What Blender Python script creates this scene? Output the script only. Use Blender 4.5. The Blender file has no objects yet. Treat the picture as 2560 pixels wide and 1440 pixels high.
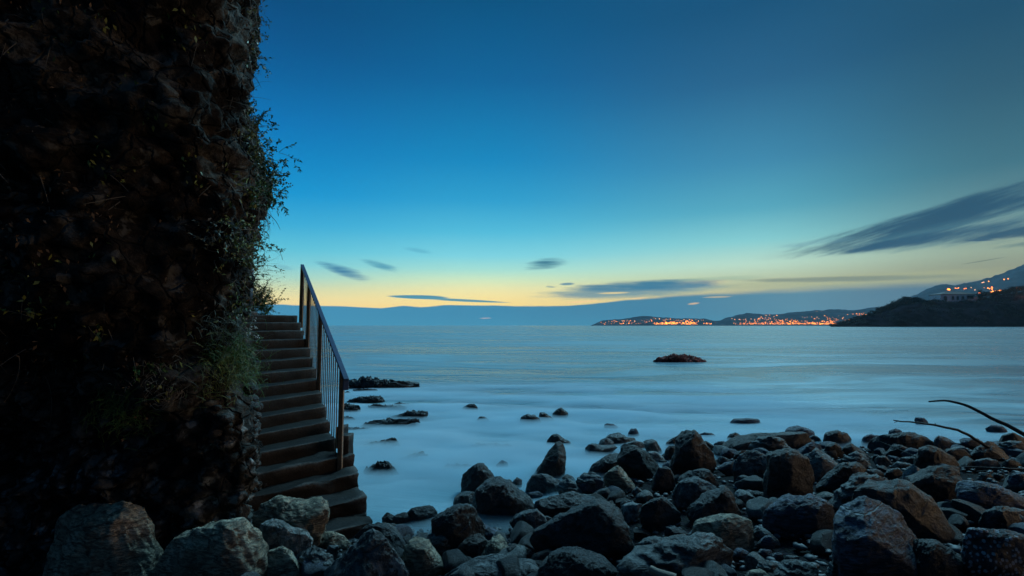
import bpy, bmesh, math, random
import numpy as np
from mathutils import Vector, Matrix, noise as mnoise

random.seed(7)
RNG = np.random.default_rng(7)
SC = bpy.context.scene
COL = SC.collection

# ------------------------------------------------------------------ camera
EYE = 2.5                       # camera height above the sea, metres
PITCH = math.atan(93.5 / 1280)  # level-ish camera looking slightly up
cam_d = bpy.data.cameras.new("camera")
cam_d.sensor_width = 36.0
cam_d.lens = 18.0
cam_d.clip_start = 0.05
cam_d.clip_end = 60000.0
cam = bpy.data.objects.new("camera", cam_d)
COL.objects.link(cam)
cam.location = (0, 0, EYE)
cam.rotation_euler = (math.pi / 2 + PITCH, 0, 0)
SC.camera = cam
SC.view_settings.view_transform = 'Standard'
SC.view_settings.look = 'None'
SC.view_settings.gamma = 1.0
SC.view_settings.exposure = 0.0
SC.view_settings.use_curve_mapping = False
SC.render.engine = 'CYCLES'
SC.cycles.use_denoising = True
SC.cycles.max_bounces = 8
SC.cycles.diffuse_bounces = 3
SC.cycles.glossy_bounces = 3
SC.cycles.volume_bounces = 6
SC.cycles.sample_clamp_indirect = 4.0
SC.cycles.caustics_reflective = False
SC.cycles.caustics_refractive = False

CP, SP = math.cos(PITCH), math.sin(PITCH)
CAM_UP = np.array([0.0, -SP, CP])


def ray(px, py):
    """a direction of the scene, measured on the photograph (2560 x 1440), with y = 1"""
    u = (px - 1280) / 1280.0
    v = (720 - py) / 1280.0
    y = CP - v * SP
    return u / y, (SP + v * CP) / y


def at(px, py, d):
    u, w = ray(px, py)
    return np.array([u * d, d, EYE + w * d])


def azel(px, py):
    u, w = ray(px, py)
    return math.degrees(math.atan2(u, 1)), math.degrees(math.atan2(w, math.hypot(u, 1)))


def lin(c):
    out = []
    for v in c[:3]:
        v = v / 255.0
        out.append(v / 12.92 if v <= 0.04045 else ((v + 0.055) / 1.055) ** 2.4)
    return (out[0], out[1], out[2], 1.0)


# ------------------------------------------------------------------ node helper
class Net:
    def __init__(self, nt):
        self.nt = nt

    def node(self, t, **kw):
        n = self.nt.nodes.new(t)
        for k, v in kw.items():
            setattr(n, k, v)
        return n

    def put(self, sock, v):
        if hasattr(v, 'is_linked') or hasattr(v, 'links'):
            self.nt.links.new(v, sock)
        else:
            sock.default_value = v

    def m(self, op, *a, clamp=False):
        n = self.node('ShaderNodeMath', operation=op)
        n.use_clamp = clamp
        for s, v in zip(n.inputs, a):
            self.put(s, v)
        return n.outputs[0]

    def sstep(self, x, lo, hi, a=0.0, b=1.0):
        n = self.node('ShaderNodeMapRange', interpolation_type='SMOOTHSTEP')
        for s, v in zip(n.inputs[:5], (x, lo, hi, a, b)):
            self.put(s, v)
        return n.outputs[0]

    def ramp(self, fac, stops, interp='LINEAR'):
        n = self.node('ShaderNodeValToRGB')
        n.color_ramp.interpolation = interp
        el = n.color_ramp.elements
        stops = sorted(stops, key=lambda s: s[0])
        el[0].position, el[0].color = stops[0]
        el[1].position, el[1].color = stops[-1]
        for p, c in stops[1:-1]:
            e = el.new(p)
            e.color = c
        self.put(n.inputs[0], fac)
        return n.outputs[0]

    def mix(self, fac, a, b, blend='MIX'):
        n = self.node('ShaderNodeMix', data_type='RGBA', blend_type=blend)
        self.put(n.inputs[0], fac)
        self.put(n.inputs[6], a)
        self.put(n.inputs[7], b)
        return n.outputs[2]

    def xyz(self, x, y, z):
        n = self.node('ShaderNodeCombineXYZ')
        for s, v in zip(n.inputs, (x, y, z)):
            self.put(s, v)
        return n.outputs[0]

    def noise(self, vec, scale, detail=3.0, rough=0.55, dist=0.0, dims='3D'):
        n = self.node('ShaderNodeTexNoise', noise_dimensions=dims)
        self.put(n.inputs['Vector'], vec)
        n.inputs['Scale'].default_value = scale
        n.inputs['Detail'].default_value = detail
        n.inputs['Roughness'].default_value = rough
        n.inputs['Distortion'].default_value = dist
        return n.outputs[0]


# ------------------------------------------------------------------ dusk sky
AFTERGLOW_AZ = 2.0
world = bpy.data.worlds.new("World")
SC.world = world
world.use_nodes = True
wn = Net(world.node_tree)
bg = world.node_tree.nodes['Background']
tc = wn.node('ShaderNodeTexCoord')
sep = wn.node('ShaderNodeSeparateXYZ')
world.node_tree.links.new(tc.outputs['Generated'], sep.inputs[0])
DX, DY, DZ = sep.outputs
AZ = wn.m('MULTIPLY', wn.m('ARCTAN2', DX, DY), 180 / math.pi)
EL = wn.m('MULTIPLY', wn.m('ARCSINE', DZ), 180 / math.pi)
ELN = wn.m('DIVIDE', EL, 90.0, clamp=True)


def column(px, stops, zen):
    out = [(1.0, lin(zen))]
    for py, c in stops:
        out.append((max(0.0, azel(px, py)[1] / 90), lin(c)))
    return wn.ramp(ELN, out)


ZEN = (10, 84, 130)
c0 = column(700, [(0, (0, 74, 126)), (100, (0, 83, 140)), (200, (0, 97, 158)), (300, (0, 114, 180)), (400, (0, 132, 195)),
                  (480, (8, 148, 208)), (560, (55, 172, 215)), (620, (92, 194, 217)), (660, (126, 206, 214)),
                  (695, (172, 216, 194)), (722, (220, 222, 164)), (745, (244, 224, 150)), (762, (250, 216, 138)), (813, (200, 175, 130))], ZEN)
c1 = column(1150, [(0, (0, 80, 128)), (200, (4, 98, 154)), (400, (12, 134, 190)), (500, (40, 158, 206)), (580, (80, 188, 219)),
                   (640, (126, 212, 224)), (675, (168, 226, 210)), (700, (214, 236, 188)), (722, (246, 236, 164)), (745, (255, 228, 142)),
                   (768, (255, 218, 122)), (813, (220, 190, 130))], ZEN)
c2 = column(1900, [(0, (20, 80, 120)), (200, (38, 98, 138)), (400, (60, 136, 172)), (520, (85, 168, 190)), (600, (135, 206, 208)),
                   (660, (190, 222, 198)), (700, (188, 195, 152)), (740, (185, 176, 128)), (813, (150, 150, 120))], ZEN)
c3 = column(2540, [(0, (28, 77, 106)), (200, (44, 90, 113)), (400, (62, 112, 128)), (520, (100, 140, 144)), (620, (150, 165, 140)),
                   (680, (140, 138, 106)), (720, (120, 125, 110)), (813, (100, 115, 115))], (30, 76, 106))
sky = wn.mix(wn.sstep(AZ, azel(650, 813)[0], azel(1200, 813)[0]), c0, c1)
sky = wn.mix(wn.sstep(AZ, azel(1180, 813)[0], azel(1980, 813)[0]), sky, c2)
sky = wn.mix(wn.sstep(AZ, azel(1850, 813)[0], azel(2600, 813)[0]), sky, c3)

# stretched noises shared by the clouds (long thin streaks drawn out by the wind)
n_flat = wn.noise(wn.xyz(wn.m('MULTIPLY', AZ, 0.18), wn.m('MULTIPLY', EL, 2.1), 3.1), 1.0, 6.0, 0.68)
n_flat = wn.m('SUBTRACT', n_flat, 0.5)
t_ = math.radians(14)
nA = wn.m('ADD', wn.m('MULTIPLY', AZ, math.cos(t_)), wn.m('MULTIPLY', EL, math.sin(t_)))
nB = wn.m('SUBTRACT', wn.m('MULTIPLY', EL, math.cos(t_)), wn.m('MULTIPLY', AZ, math.sin(t_)))
n_tilt = wn.noise(wn.xyz(wn.m('MULTIPLY', nA, 0.13), wn.m('MULTIPLY', nB, 1.2), 8.7), 1.0, 6.0, 0.68)
n_tilt = wn.m('SUBTRACT', n_tilt, 0.5)


def cloud(p0, p1, w0, w1, col, amp=0.9, soft=0.8, power=1.0, tilt=False):
    """one streak of cloud from p0 to p1 (photo pixels), half widths w0 and w1 (pixels)"""
    global sky
    a0, e0 = azel(*p0)
    a1, e1 = azel(*p1)
    L = math.hypot(a1 - a0, e1 - e0) / 2
    ang = math.atan2(e1 - e0, a1 - a0)
    k = L * 2 / math.hypot(p1[0] - p0[0], p1[1] - p0[1])
    ca, ea = (a0 + a1) / 2, (e0 + e1) / 2
    dx = wn.m('SUBTRACT', AZ, ca)
    dy = wn.m('SUBTRACT', EL, ea)
    s = wn.m('ADD', wn.m('MULTIPLY', dx, math.cos(ang) / L), wn.m('MULTIPLY', dy, math.sin(ang) / L))
    t = wn.m('SUBTRACT', wn.m('MULTIPLY', dy, math.cos(ang)), wn.m('MULTIPLY', dx, math.sin(ang)))
    w = wn.m('ADD', k * (w0 + w1) / 2, wn.m('MULTIPLY', s, k * (w1 - w0) / 2))
    w = wn.m('MAXIMUM', w, 0.02)
    t = wn.m('DIVIDE', t, w)
    v = wn.m('SUBTRACT', wn.m('SUBTRACT', 1.0, wn.m('MULTIPLY', s, s)), wn.m('MULTIPLY', t, t))
    v = wn.m('ADD', v, wn.m('MULTIPLY', n_tilt if tilt else n_flat, amp))
    f = wn.m('MULTIPLY', wn.sstep(v, 0.0, soft), power)
    sky = wn.mix(f, sky, lin(col))


# olive veil low on the right, then the dark bands of the big wedge
cloud((1640, 722), (2760, 668), 16, 34, (172, 176, 128), 0.9, 1.0, 0.55)
cloud((1800, 702), (2500, 688), 9, 12, (120, 130, 112), 1.4, 1.0, 0.8)
cloud((1560, 706), (1950, 690), 6, 10, (150, 180, 150), 1.2, 1.0, 0.6)
cloud((2060, 742), (2800, 705), 16, 40, (105, 118, 108), 1.1, 1.0, 0.8)
cloud((1885, 656), (2960, 376), 36, 70, (30, 72, 98), 2.5, 1.1, 0.97, True)
cloud((1900, 622), (2180, 590), 9, 12, (110, 158, 168), 2.6, 1.6, 0.7, True)
cloud((2000, 642), (2800, 520), 24, 66, (56, 102, 120), 2.4, 1.3, 0.85, True)
cloud((2040, 641), (2600, 548), 13, 28, (34, 76, 102), 2.0, 0.9, 0.95, True)
cloud((2360, 610), (2860, 528), 14, 34, (36, 74, 98), 1.7, 0.8, 0.93, True)
cloud((2400, 601), (2500, 600), 3, 4, (40, 78, 106), 0.8, 0.8, 0.8, True)
cloud((2470, 622), (2800, 578), 10, 20, (78, 108, 112), 2.2, 1.2, 0.7, True)
cloud((2385, 664), (2530, 640), 2, 3, (96, 108, 92), 0.5, 1.0, 0.7, True)
# lenticular cloud over the far town with its glowing lower rim
cloud((1360, 742), (1860, 700), 14, 16, (238, 205, 140), 1.3, 0.9, 0.75)
cloud((1310, 740), (1860, 712), 20, 22, (90, 138, 150), 1.3, 0.9, 0.85)
cloud((1390, 722), (1830, 705), 14, 22, (44, 110, 140), 1.5, 1.0, 0.97)
cloud((1395, 711), (1440, 709), 4, 4, (80, 130, 150), 0.8, 0.9, 0.9)
# small wisps
cloud((960, 740), (1130, 745), 4, 7, (70, 138, 160), 0.5, 0.5, 1.0)
cloud((1060, 746), (1290, 757), 5, 2, (84, 142, 156), 0.5, 0.6, 1.0)
cloud((775, 650), (935, 702), 11, 21, (10, 98, 145), 2.0, 1.5, 1.0)
cloud((895, 648), (1005, 680), 10, 14, (40, 130, 162), 2.0, 1.6, 1.0)
cloud((1000, 618), (1090, 634), 7, 8, (70, 160, 190), 1.2, 1.4, 0.6)
cloud((1300, 666), (1425, 654), 15, 18, (24, 98, 126), 2.2, 1.4, 1.0)
cloud((670, 660), (745, 676), 9, 9, (110, 178, 190), 1.2, 1.4, 0.7)
cloud((1360, 716), (1392, 718), 3, 3, (150, 170, 150), 0.6, 1.0, 0.8)

# the long low bank along the horizon
edge_pts = [(400, 764), (700, 761), (860, 766), (955, 771), (985, 766), (1005, 763), (1050, 768), (1120, 762), (1300, 766), (1420, 765),
            (1490, 759), (1560, 751), (1700, 740), (1900, 730), (2100, 719), (2300, 712), (2560, 706), (2900, 704)]
azs = [azel(*p) for p in edge_pts]
A0, A1 = -70.0, 90.0
eramp = wn.ramp(wn.m('DIVIDE', wn.m('SUBTRACT', AZ, A0), A1 - A0, clamp=True),
                [((a - A0) / (A1 - A0), (e / 10,) * 3 + (1,)) for a, e in azs])
edge = wn.m('MULTIPLY', eramp, 10.0)
soft = wn.sstep(AZ, azel(1450, 813)[0], azel(2300, 813)[0], 0.07, 0.55)
dlt = wn.m('ADD', wn.m('SUBTRACT', edge, EL), wn.m('MULTIPLY', n_flat, wn.m('ADD', wn.m('MULTIPLY', soft, 0.9), 0.22)))
bmask = wn.m('DIVIDE', dlt, soft)
bmask = wn.sstep(bmask, -1.0, 1.0)
bcol = wn.ramp(wn.m('DIVIDE', wn.m('SUBTRACT', AZ, A0), A1 - A0, clamp=True),
               [((azel(px, 813)[0] - A0) / (A1 - A0), lin(c)) for px, c in
                [(500, (44, 130, 168)), (800, (30, 128, 166)), (1250, (14, 120, 158)), (1650, (40, 114, 146)), (2000, (78, 126, 146)), (2250, (78, 112, 130)),
                 (2560, (70, 98, 114))]])
bcol = wn.mix(wn.sstep(EL, 0.0, 1.6, 0.35, 0.0), bcol, lin((58, 134, 160)))
sky = wn.mix(wn.m('MULTIPLY', bmask, 0.97), sky, bcol)
cloud((1716, 761), (1752, 757), 3, 3, (214, 176, 132), 0.6, 0.9, 0.9)
cloud((1750, 744), (1838, 741), 3, 3, (190, 172, 132), 0.9, 0.9, 0.8)
cloud((1488, 734), (1580, 731), 3, 3, (232, 208, 140), 0.9, 0.9, 0.9)
cloud((1410, 757), (1510, 751), 4, 3, (250, 210, 140), 0.9, 0.9, 0.9)
cloud((1565, 747), (1625, 744), 2, 2, (240, 205, 145), 0.7, 0.9, 0.8)
cloud((1195, 796), (1232, 795), 2, 2, (172, 160, 160), 0.4, 1.0, 0.8)

# behind the camera night is already falling
back = wn.ramp(ELN, [(0.0, lin((50, 64, 80))), (0.3, lin((20, 54, 84))), (1.0, lin(ZEN))])
sky = wn.mix(wn.sstep(wn.m('ABSOLUTE', AZ), 58.0, 125.0), sky, back)
# unseen warm sky patch, added beyond the right edge to light rocks and cliff
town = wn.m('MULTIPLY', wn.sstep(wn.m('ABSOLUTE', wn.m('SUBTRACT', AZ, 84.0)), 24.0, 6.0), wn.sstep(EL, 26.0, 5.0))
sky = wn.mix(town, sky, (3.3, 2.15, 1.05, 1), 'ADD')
sky = wn.mix(wn.sstep(EL, 0.0, -6.0), sky, lin((20, 44, 58)))
# the physical sky with the sun just under the horizon adds its faint glow
nish = wn.node('ShaderNodeTexSky', sky_type='NISHITA')
nish.sun_disc = False
nish.sun_elevation = math.radians(-3.0)
nish.sun_rotation = math.radians(AFTERGLOW_AZ)
sky = wn.mix(0.015, sky, nish.outputs[0], 'ADD')
lift = wn.m('ADD', 1.0, wn.m('MULTIPLY', wn.m('EXPONENT', wn.m('MULTIPLY', wn.m('MAXIMUM', EL, 0.0), -0.22)), 0.24))
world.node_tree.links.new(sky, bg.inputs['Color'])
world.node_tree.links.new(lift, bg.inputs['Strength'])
bg.inputs['Strength'].default_value = 1.0
world.cycles.sampling_method = 'MANUAL'
world.cycles.sample_map_resolution = 1024

# one broad soft light: the bright dusk sky high over the bay, which lights the tops of rocks and water
sun_d = bpy.data.lights.new("sun", 'SUN')
sun_d.energy = 2.1
sun_d.angle = math.radians(22)
sun_d.color = (0.40, 0.92, 1.2)
sun = bpy.data.objects.new("sun", sun_d)
COL.objects.link(sun)
sun.rotation_euler = Vector((-0.37, -0.60, -0.71)).to_track_quat('-Z', 'Y').to_euler()
sun.location = (10, 20, 30)


# ------------------------------------------------------------------ maths for shapes
def _hash(ix, iy, iz, seed):
    h = (ix * 374761393 + iy * 668265263 + iz * 2147483647 + seed * 1274126177) & 0xFFFFFFFF
    h = ((h ^ (h >> 13)) * 1274126177) & 0xFFFFFFFF
    h = ((h ^ (h >> 16)) * 2246822519) & 0xFFFFFFFF
    return ((h ^ (h >> 13)) & 0xFFFF) / 32767.5 - 1.0


def vnoise(P, seed=0):
    P = np.asarray(P, float)
    I = np.floor(P).astype(np.int64)
    F = P - I
    F = F * F * F * (F * (F * 6 - 15) + 10)
    r = 0
    for cx in (0, 1):
        wx = F[..., 0] if cx else 1 - F[..., 0]
        for cy in (0, 1):
            wy = F[..., 1] if cy else 1 - F[..., 1]
            for cz in (0, 1):
                wz = F[..., 2] if cz else 1 - F[..., 2]
                r = r + wx * wy * wz * _hash(I[..., 0] + cx, I[..., 1] + cy, I[..., 2] + cz, seed)
    return r


def fbm(P, octaves=4, seed=0, gain=0.5, ridged=False):
    P = np.asarray(P, float)
    a, s, f = 1.0, 0.0, 1.0
    tot = 0.0
    for o in range(octaves):
        n = vnoise(P * f + 17.3 * o, seed + o)
        if ridged:
            n = 1 - 2 * np.abs(n)
        s = s + a * n
        tot += a
        a *= gain
        f *= 2.07
    return s / tot


def obj(name, verts, faces, mat, parent=None, loc=None, smooth=True):
    """one mesh object from arrays"""
    me = bpy.data.meshes.new(name)
    v = np.asarray(verts, float).reshape(-1, 3)
    if loc is None:
        loc = (0, 0, 0)
    v = v - np.asarray(loc, float)
    f = np.asarray(faces) if not isinstance(faces, list) or len({len(q) for q in faces}) == 1 else None
    if f is not None and f.ndim == 2:
        nf, k = f.shape
        me.vertices.add(len(v))
        me.vertices.foreach_set('co', v.astype(np.float32).ravel())
        me.loops.add(nf * k)
        me.loops.foreach_set('vertex_index', f.astype(np.int32).ravel())
        me.polygons.add(nf)
        me.polygons.foreach_set('loop_start', np.arange(0, nf * k, k, dtype=np.int32))
        me.polygons.foreach_set('use_smooth', np.full(nf, smooth))
        me.update(calc_edges=True)
        me.validate()
    else:
        me.from_pydata([tuple(q) for q in v], [], [tuple(q) for q in faces])
        me.polygons.foreach_set('use_smooth', np.full(len(me.polygons), smooth))
        me.update()
    if mat:
        me.materials.append(mat)
    o = bpy.data.objects.new(name, me)
    COL.objects.link(o)
    if parent is not None:
        o.parent = parent
        o.location = np.asarray(loc, float) - np.array(parent.location)
    else:
        o.location = loc
    return o


def tag(o, label=None, cat=None, group=None, kind=None):
    if label:
        o['label'] = label
    if cat:
        o['category'] = cat
    if group:
        o['group'] = group
    if kind:
        o['kind'] = kind
    return o


def empty(name, loc):
    o = bpy.data.objects.new(name, None)
    COL.objects.link(o)
    o.location = loc
    o.empty_display_size = 0.1
    return o


def join(parts):
    """several (verts, faces) pieces of ONE object"""
    V, F, n = [], [], 0
    for v, f in parts:
        v = np.asarray(v, float)
        V.append(v)
        F.append(np.asarray(f) + n)
        n += len(v)
    return np.concatenate(V), np.concatenate(F)


def tubes(paths, radius, sides=3, taper=0.4):
    """paths (S, n, 3) -> quads; radius scalar or (S,)"""
    P = np.asarray(paths, float)
    S, n, _ = P.shape
    T = np.gradient(P, axis=1)
    T /= np.linalg.norm(T, axis=2, keepdims=True) + 1e-9
    ref = np.where(np.abs(T[..., 2:3]) > 0.9, np.array([1.0, 0, 0]), np.array([0, 0, 1.0]))
    A = np.cross(T, ref)
    A /= np.linalg.norm(A, axis=2, keepdims=True) + 1e-9
    B = np.cross(T, A)
    r = np.broadcast_to(np.asarray(radius, float).reshape(-1, 1), (S, 1)) * np.linspace(1, taper, n)[None, :]
    ang = np.arange(sides) * 2 * math.pi / sides
    V = P[:, :, None, :] + r[:, :, None, None] * (A[:, :, None, :] * np.cos(ang)[None, None, :, None] + B[:, :, None, :] * np.sin(ang)[None, None, :, None])
    idx = np.arange(S * n * sides).reshape(S, n, sides)
    a = idx[:, :-1, :]
    b = idx[:, 1:, :]
    F = np.stack([a, np.roll(a, -1, 2), np.roll(b, -1, 2), b], -1).reshape(-1, 4)
    return V.reshape(-1, 3), F


def leaf_quads(C, D, size, width=0.4, rng=RNG, droop=0.2):
    """leaves at points C pointing along D"""
    C = np.asarray(C, float)
    D = np.asarray(D, float)
    N = len(C)
    D = D / (np.linalg.norm(D, axis=1, keepdims=True) + 1e-9)
    R = rng.normal(size=(N, 3))
    W = np.cross(D, R)
    W /= np.linalg.norm(W, axis=1, keepdims=True) + 1e-9
    U = np.cross(W, D)
    s = np.broadcast_to(np.asarray(size, float).reshape(-1, 1), (N, 1))
    mid = C + D * s * 0.5
    V = np.stack([C, mid + W * s * width * 0.5 + U * s * 0.08, C + D * s - np.array([0, 0, droop]) * s, mid - W * s * width * 0.5 + U * s * 0.08], 1)
    F = np.arange(N * 4).reshape(N, 4)
    return V.reshape(-1, 3), F


def box_mesh(lo, hi):
    (x0, y0, z0), (x1, y1, z1) = lo, hi
    V = [(x0, y0, z0), (x1, y0, z0), (x1, y1, z0), (x0, y1, z0), (x0, y0, z1), (x1, y0, z1), (x1, y1, z1), (x0, y1, z1)]
    F = [(3, 2, 1, 0), (4, 5, 6, 7), (0, 1, 5, 4), (1, 2, 6, 5), (2, 3, 7, 6), (3, 0, 4, 7)]
    return np.array(V, float), np.array(F)


def grid_faces(nu, nv, closed=False):
    i = np.arange(nu * nv).reshape(nu, nv)
    return np.stack([i[:-1, :-1], i[1:, :-1], i[1:, 1:], i[:-1, 1:]], -1).reshape(-1, 4)


# ------------------------------------------------------------------ materials
def material(name):
    m = bpy.data.materials.new(name)
    m.use_nodes = True
    return m, Net(m.node_tree), m.node_tree.nodes['Principled BSDF']


def plain(name, c, rough=0.7, var=0.3, scale=6.0, metal=0.0, bump=0.0, spec=0.5):
    m, n, p = material(name)
    t = n.node('ShaderNodeTexCoord')
    f = n.noise(t.outputs['Object'], scale, 4.0, 0.6)
    lo = tuple(v * (1 - var) for v in c) + (1,)
    hi = tuple(min(1, v * (1 + var)) for v in c) + (1,)
    n.put(p.inputs['Base Color'], n.ramp(f, [(0.3, lo), (0.7, hi)]))
    p.inputs['Roughness'].default_value = rough
    p.inputs['Metallic'].default_value = metal
    p.inputs['Specular IOR Level'].default_value = spec
    if bump:
        b = n.node('ShaderNodeBump')
        b.inputs['Strength'].default_value = bump
        b.inputs['Distance'].default_value = 0.02
        n.put(b.inputs['Height'], n.noise(t.outputs['Object'], scale * 4, 6.0, 0.65))
        n.put(p.inputs['Normal'], b.outputs[0])
    return m


def rock_mat(name, ca, cb, cc, rough=0.62, bump=1.0, spec=0.45, spots=None, strata=False):
    m, n, p = material(name)
    t = n.node('ShaderNodeTexCoord')
    co = t.outputs['Object']
    if strata:
        mp = n.node('ShaderNodeMapping')
        mp.inputs['Rotation'].default_value = (0.5, 0.4, 0.2)
        mp.inputs['Scale'].default_value = (1.0, 1.0, 3.5)
        n.put(mp.inputs[0], co)
        co2 = mp.outputs[0]
    else:
        co2 = co
    big = n.noise(co, 3.2, 3.0, 0.6)
    fine = n.noise(co2, 15.0, 8.0, 0.72)
    col = n.ramp(big, [(0.32, ca + (1,)), (0.52, cb + (1,)), (0.72, cc + (1,))])
    col = n.mix(n.sstep(fine, 0.40, 0.60, 0.85, 0.0), col, tuple(v * 0.35 for v in ca) + (1,))
    vo = n.node('ShaderNodeTexVoronoi', feature='DISTANCE_TO_EDGE')
    n.put(vo.inputs['Vector'], n.mix(0.25, co2, fine))
    vo.inputs['Scale'].default_value = 4.0
    crack = n.sstep(vo.outputs['Distance'], 0.0, 0.05)
    col = n.mix(crack, n.mix(0.6, col, (0.01, 0.011, 0.012, 1)), col)
    if spots:
        v2 = n.node('ShaderNodeTexVoronoi', feature='F1')
        n.put(v2.inputs['Vector'], co)
        v2.inputs['Scale'].default_value = 30.0
        sp = n.sstep(n.m('ADD', v2.outputs['Distance'], n.m('MULTIPLY', n.m('SUBTRACT', fine, 0.5), 0.5)), 0.42, 0.30)
        col = n.mix(sp, col, spots + (1,))
    n.put(p.inputs['Base Color'], col)
    n.put(p.inputs['Roughness'], n.sstep(fine, 0.3, 0.7, rough - 0.12, min(1, rough + 0.1)))
    p.inputs['Specular IOR Level'].default_value = spec
    b = n.node('ShaderNodeBump')
    b.inputs['Strength'].default_value = bump
    b.inputs['Distance'].default_value = 0.045
    h = n.m('ADD', fine, n.m('MULTIPLY', crack, 0.35))
    pit = n.noise(co, 70.0, 3.0, 0.7)
    h = n.m('ADD', h, n.m('MULTIPLY', pit, 0.35))
    n.put(b.inputs['Height'], h)
    n.put(p.inputs['Normal'], b.outputs[0])
    return m


M = {}
M['grey'] = rock_mat('grey limestone', (0.08, 0.083, 0.085), (0.21, 0.21, 0.205), (0.40, 0.39, 0.37))
M['pale'] = rock_mat('pale limestone', (0.20, 0.20, 0.19), (0.38, 0.37, 0.35), (0.55, 0.53, 0.49))
M['khaki'] = rock_mat('khaki sandstone', (0.28, 0.21, 0.14), (0.62, 0.49, 0.34), (0.78, 0.68, 0.54), strata=True)
M['brown'] = rock_mat('brown rock', (0.035, 0.025, 0.022), (0.085, 0.062, 0.052), (0.16, 0.125, 0.108))
M['dark'] = rock_mat('dark rock', (0.022, 0.022, 0.024), (0.045, 0.045, 0.048), (0.085, 0.085, 0.088), rough=0.55)
M['wet'] = rock_mat('wet black rock', (0.010, 0.010, 0.013), (0.018, 0.018, 0.022), (0.035, 0.035, 0.042), rough=0.38, spec=0.6)
M['blue'] = rock_mat('blue grey rock', (0.05, 0.06, 0.09), (0.13, 0.15, 0.20), (0.27, 0.30, 0.37), strata=True)
M['strata'] = rock_mat('layered grey rock', (0.08, 0.08, 0.08), (0.22, 0.22, 0.21), (0.42, 0.41, 0.39), strata=True, bump=1.0)
M['red'] = rock_mat('reddish rock', (0.26, 0.04, 0.03), (0.55, 0.09, 0.065), (0.65, 0.15, 0.11))
M['speckle'] = rock_mat('barnacled rock', (0.02, 0.025, 0.035), (0.03, 0.035, 0.05), (0.04, 0.05, 0.065), spots=(0.34, 0.37, 0.42), bump=1.0)

# ------------------------------------------------------------------ sea
def water_material():
    m, n, p = material('milky sea')
    t = n.node('ShaderNodeTexCoord')
    s = n.node('ShaderNodeSeparateXYZ')
    n.put(s.inputs[0], t.outputs['Object'])
    X, Y, _ = s.outputs
    wob = n.noise(t.outputs['Object'], 0.05, 2.0)
    Yw = n.m('ADD', Y, n.m('MULTIPLY', wob, 14.0))
    near = n.noise(n.xyz(n.m('MULTIPLY', X, 0.16), n.m('MULTIPLY', Yw, 0.55), 0.0), 1.0, 4.0, 0.55, 1.2)
    mid = n.noise(n.xyz(n.m('MULTIPLY', X, 0.045), n.m('MULTIPLY', Yw, 0.16), 2.0), 1.0, 4.0, 0.55, 0.9)
    far = n.noise(n.xyz(n.m('MULTIPLY', X, 0.010), n.m('MULTIPLY', Yw, 0.04), 4.0), 1.0, 3.0, 0.5)
    vfar = n.noise(n.xyz(n.m('MULTIPLY', X, 0.0016), n.m('MULTIPLY', Y, 0.006), 9.0), 1.0, 2.0, 0.5)
    f = n.m('ADD', n.m('ADD', n.m('MULTIPLY', near, 0.2), n.m('MULTIPLY', mid, 0.4)), n.m('ADD', n.m('MULTIPLY', far, 0.25), n.m('MULTIPLY', vfar, 0.15)))
    f = n.sstep(f, 0.40, 0.57)
    f = n.m('MULTIPLY', f, n.sstep(X, -4.0, 45.0, 1.0, 0.3))  # sea colour darkened to the right to imitate dimmer light there
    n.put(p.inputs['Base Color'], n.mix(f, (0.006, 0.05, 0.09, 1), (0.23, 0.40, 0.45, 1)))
    n.put(p.inputs['Roughness'], n.sstep(f, 0.0, 1.0, 0.24, 0.40))
    p.inputs['IOR'].default_value = 1.5
    b = n.node('ShaderNodeBump')
    b.inputs['Strength'].default_value = 0.45
    b.inputs['Distance'].default_value = 0.3
    n.put(b.inputs['Height'], n.m('ADD', near, n.m('MULTIPLY', mid, 2.0)))
    n.put(p.inputs['Normal'], b.outputs[0])
    return m


ys_ = np.concatenate([np.linspace(-30, 60, 46), np.geomspace(65, 8800, 40)])
xs_ = np.concatenate([-np.geomspace(8800, 30, 30), np.linspace(-26, 40, 34), np.geomspace(45, 8800, 30)])
gx, gy = np.meshgrid(xs_, ys_, indexing='ij')
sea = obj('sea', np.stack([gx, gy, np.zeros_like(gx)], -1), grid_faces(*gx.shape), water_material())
tag(sea, 'smooth milky blue sea blurred by a long exposure, reaching the horizon', 'sea', kind='structure')

# ------------------------------------------------------------------ beach
SHX = [-30, -12, -4, -2, -1.4, 0, 1.0, 1.6, 3, 7, 12, 30, 60]
SHY = [5.0, 5.9, 6.1, 6.2, 6.5, 6.9, 8.1, 9.2, 9.9, 10.8, 11.6, 14, 20]


def ground(x, y):
    s = np.interp(x, SHX, SHY) - np.asarray(y, float)
    up = 1.5 * (1 - np.exp(-np.maximum(s, 0) * 0.17 / 1.5))
    dn = 0.13 * np.maximum(np.minimum(s, 0), -9)
    return up + dn


bx = np.linspace(-9, 24, 200)
by = np.linspace(-14, 16, 190)
gx, gy = np.meshgrid(bx, by, indexing='ij')
gz = ground(gx, gy) + 0.05 * fbm(np.stack([gx * 1.5, gy * 1.5, gx * 0], -1), 4, 5) - 0.03
m, n, p = material('wet gravel')
t = n.node('ShaderNodeTexCoord')
vo = n.node('ShaderNodeTexVoronoi', feature='F1')
n.put(vo.inputs['Vector'], t.outputs['Object'])
vo.inputs['Scale'].default_value = 34.0
n.put(p.inputs['Base Color'], n.mix(n.sstep(vo.outputs['Distance'], 0.1, 0.7, 0, 0.7), n.mix(0.985, vo.outputs['Color'], (0.018, 0.018, 0.02, 1)), (0.006, 0.006, 0.007, 1)))
p.inputs['Roughness'].default_value = 0.95
p.inputs['Specular IOR Level'].default_value = 0.1
b = n.node('ShaderNodeBump')
b.inputs['Strength'].default_value = 0.9
b.inputs['Distance'].default_value = 0.03
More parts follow.
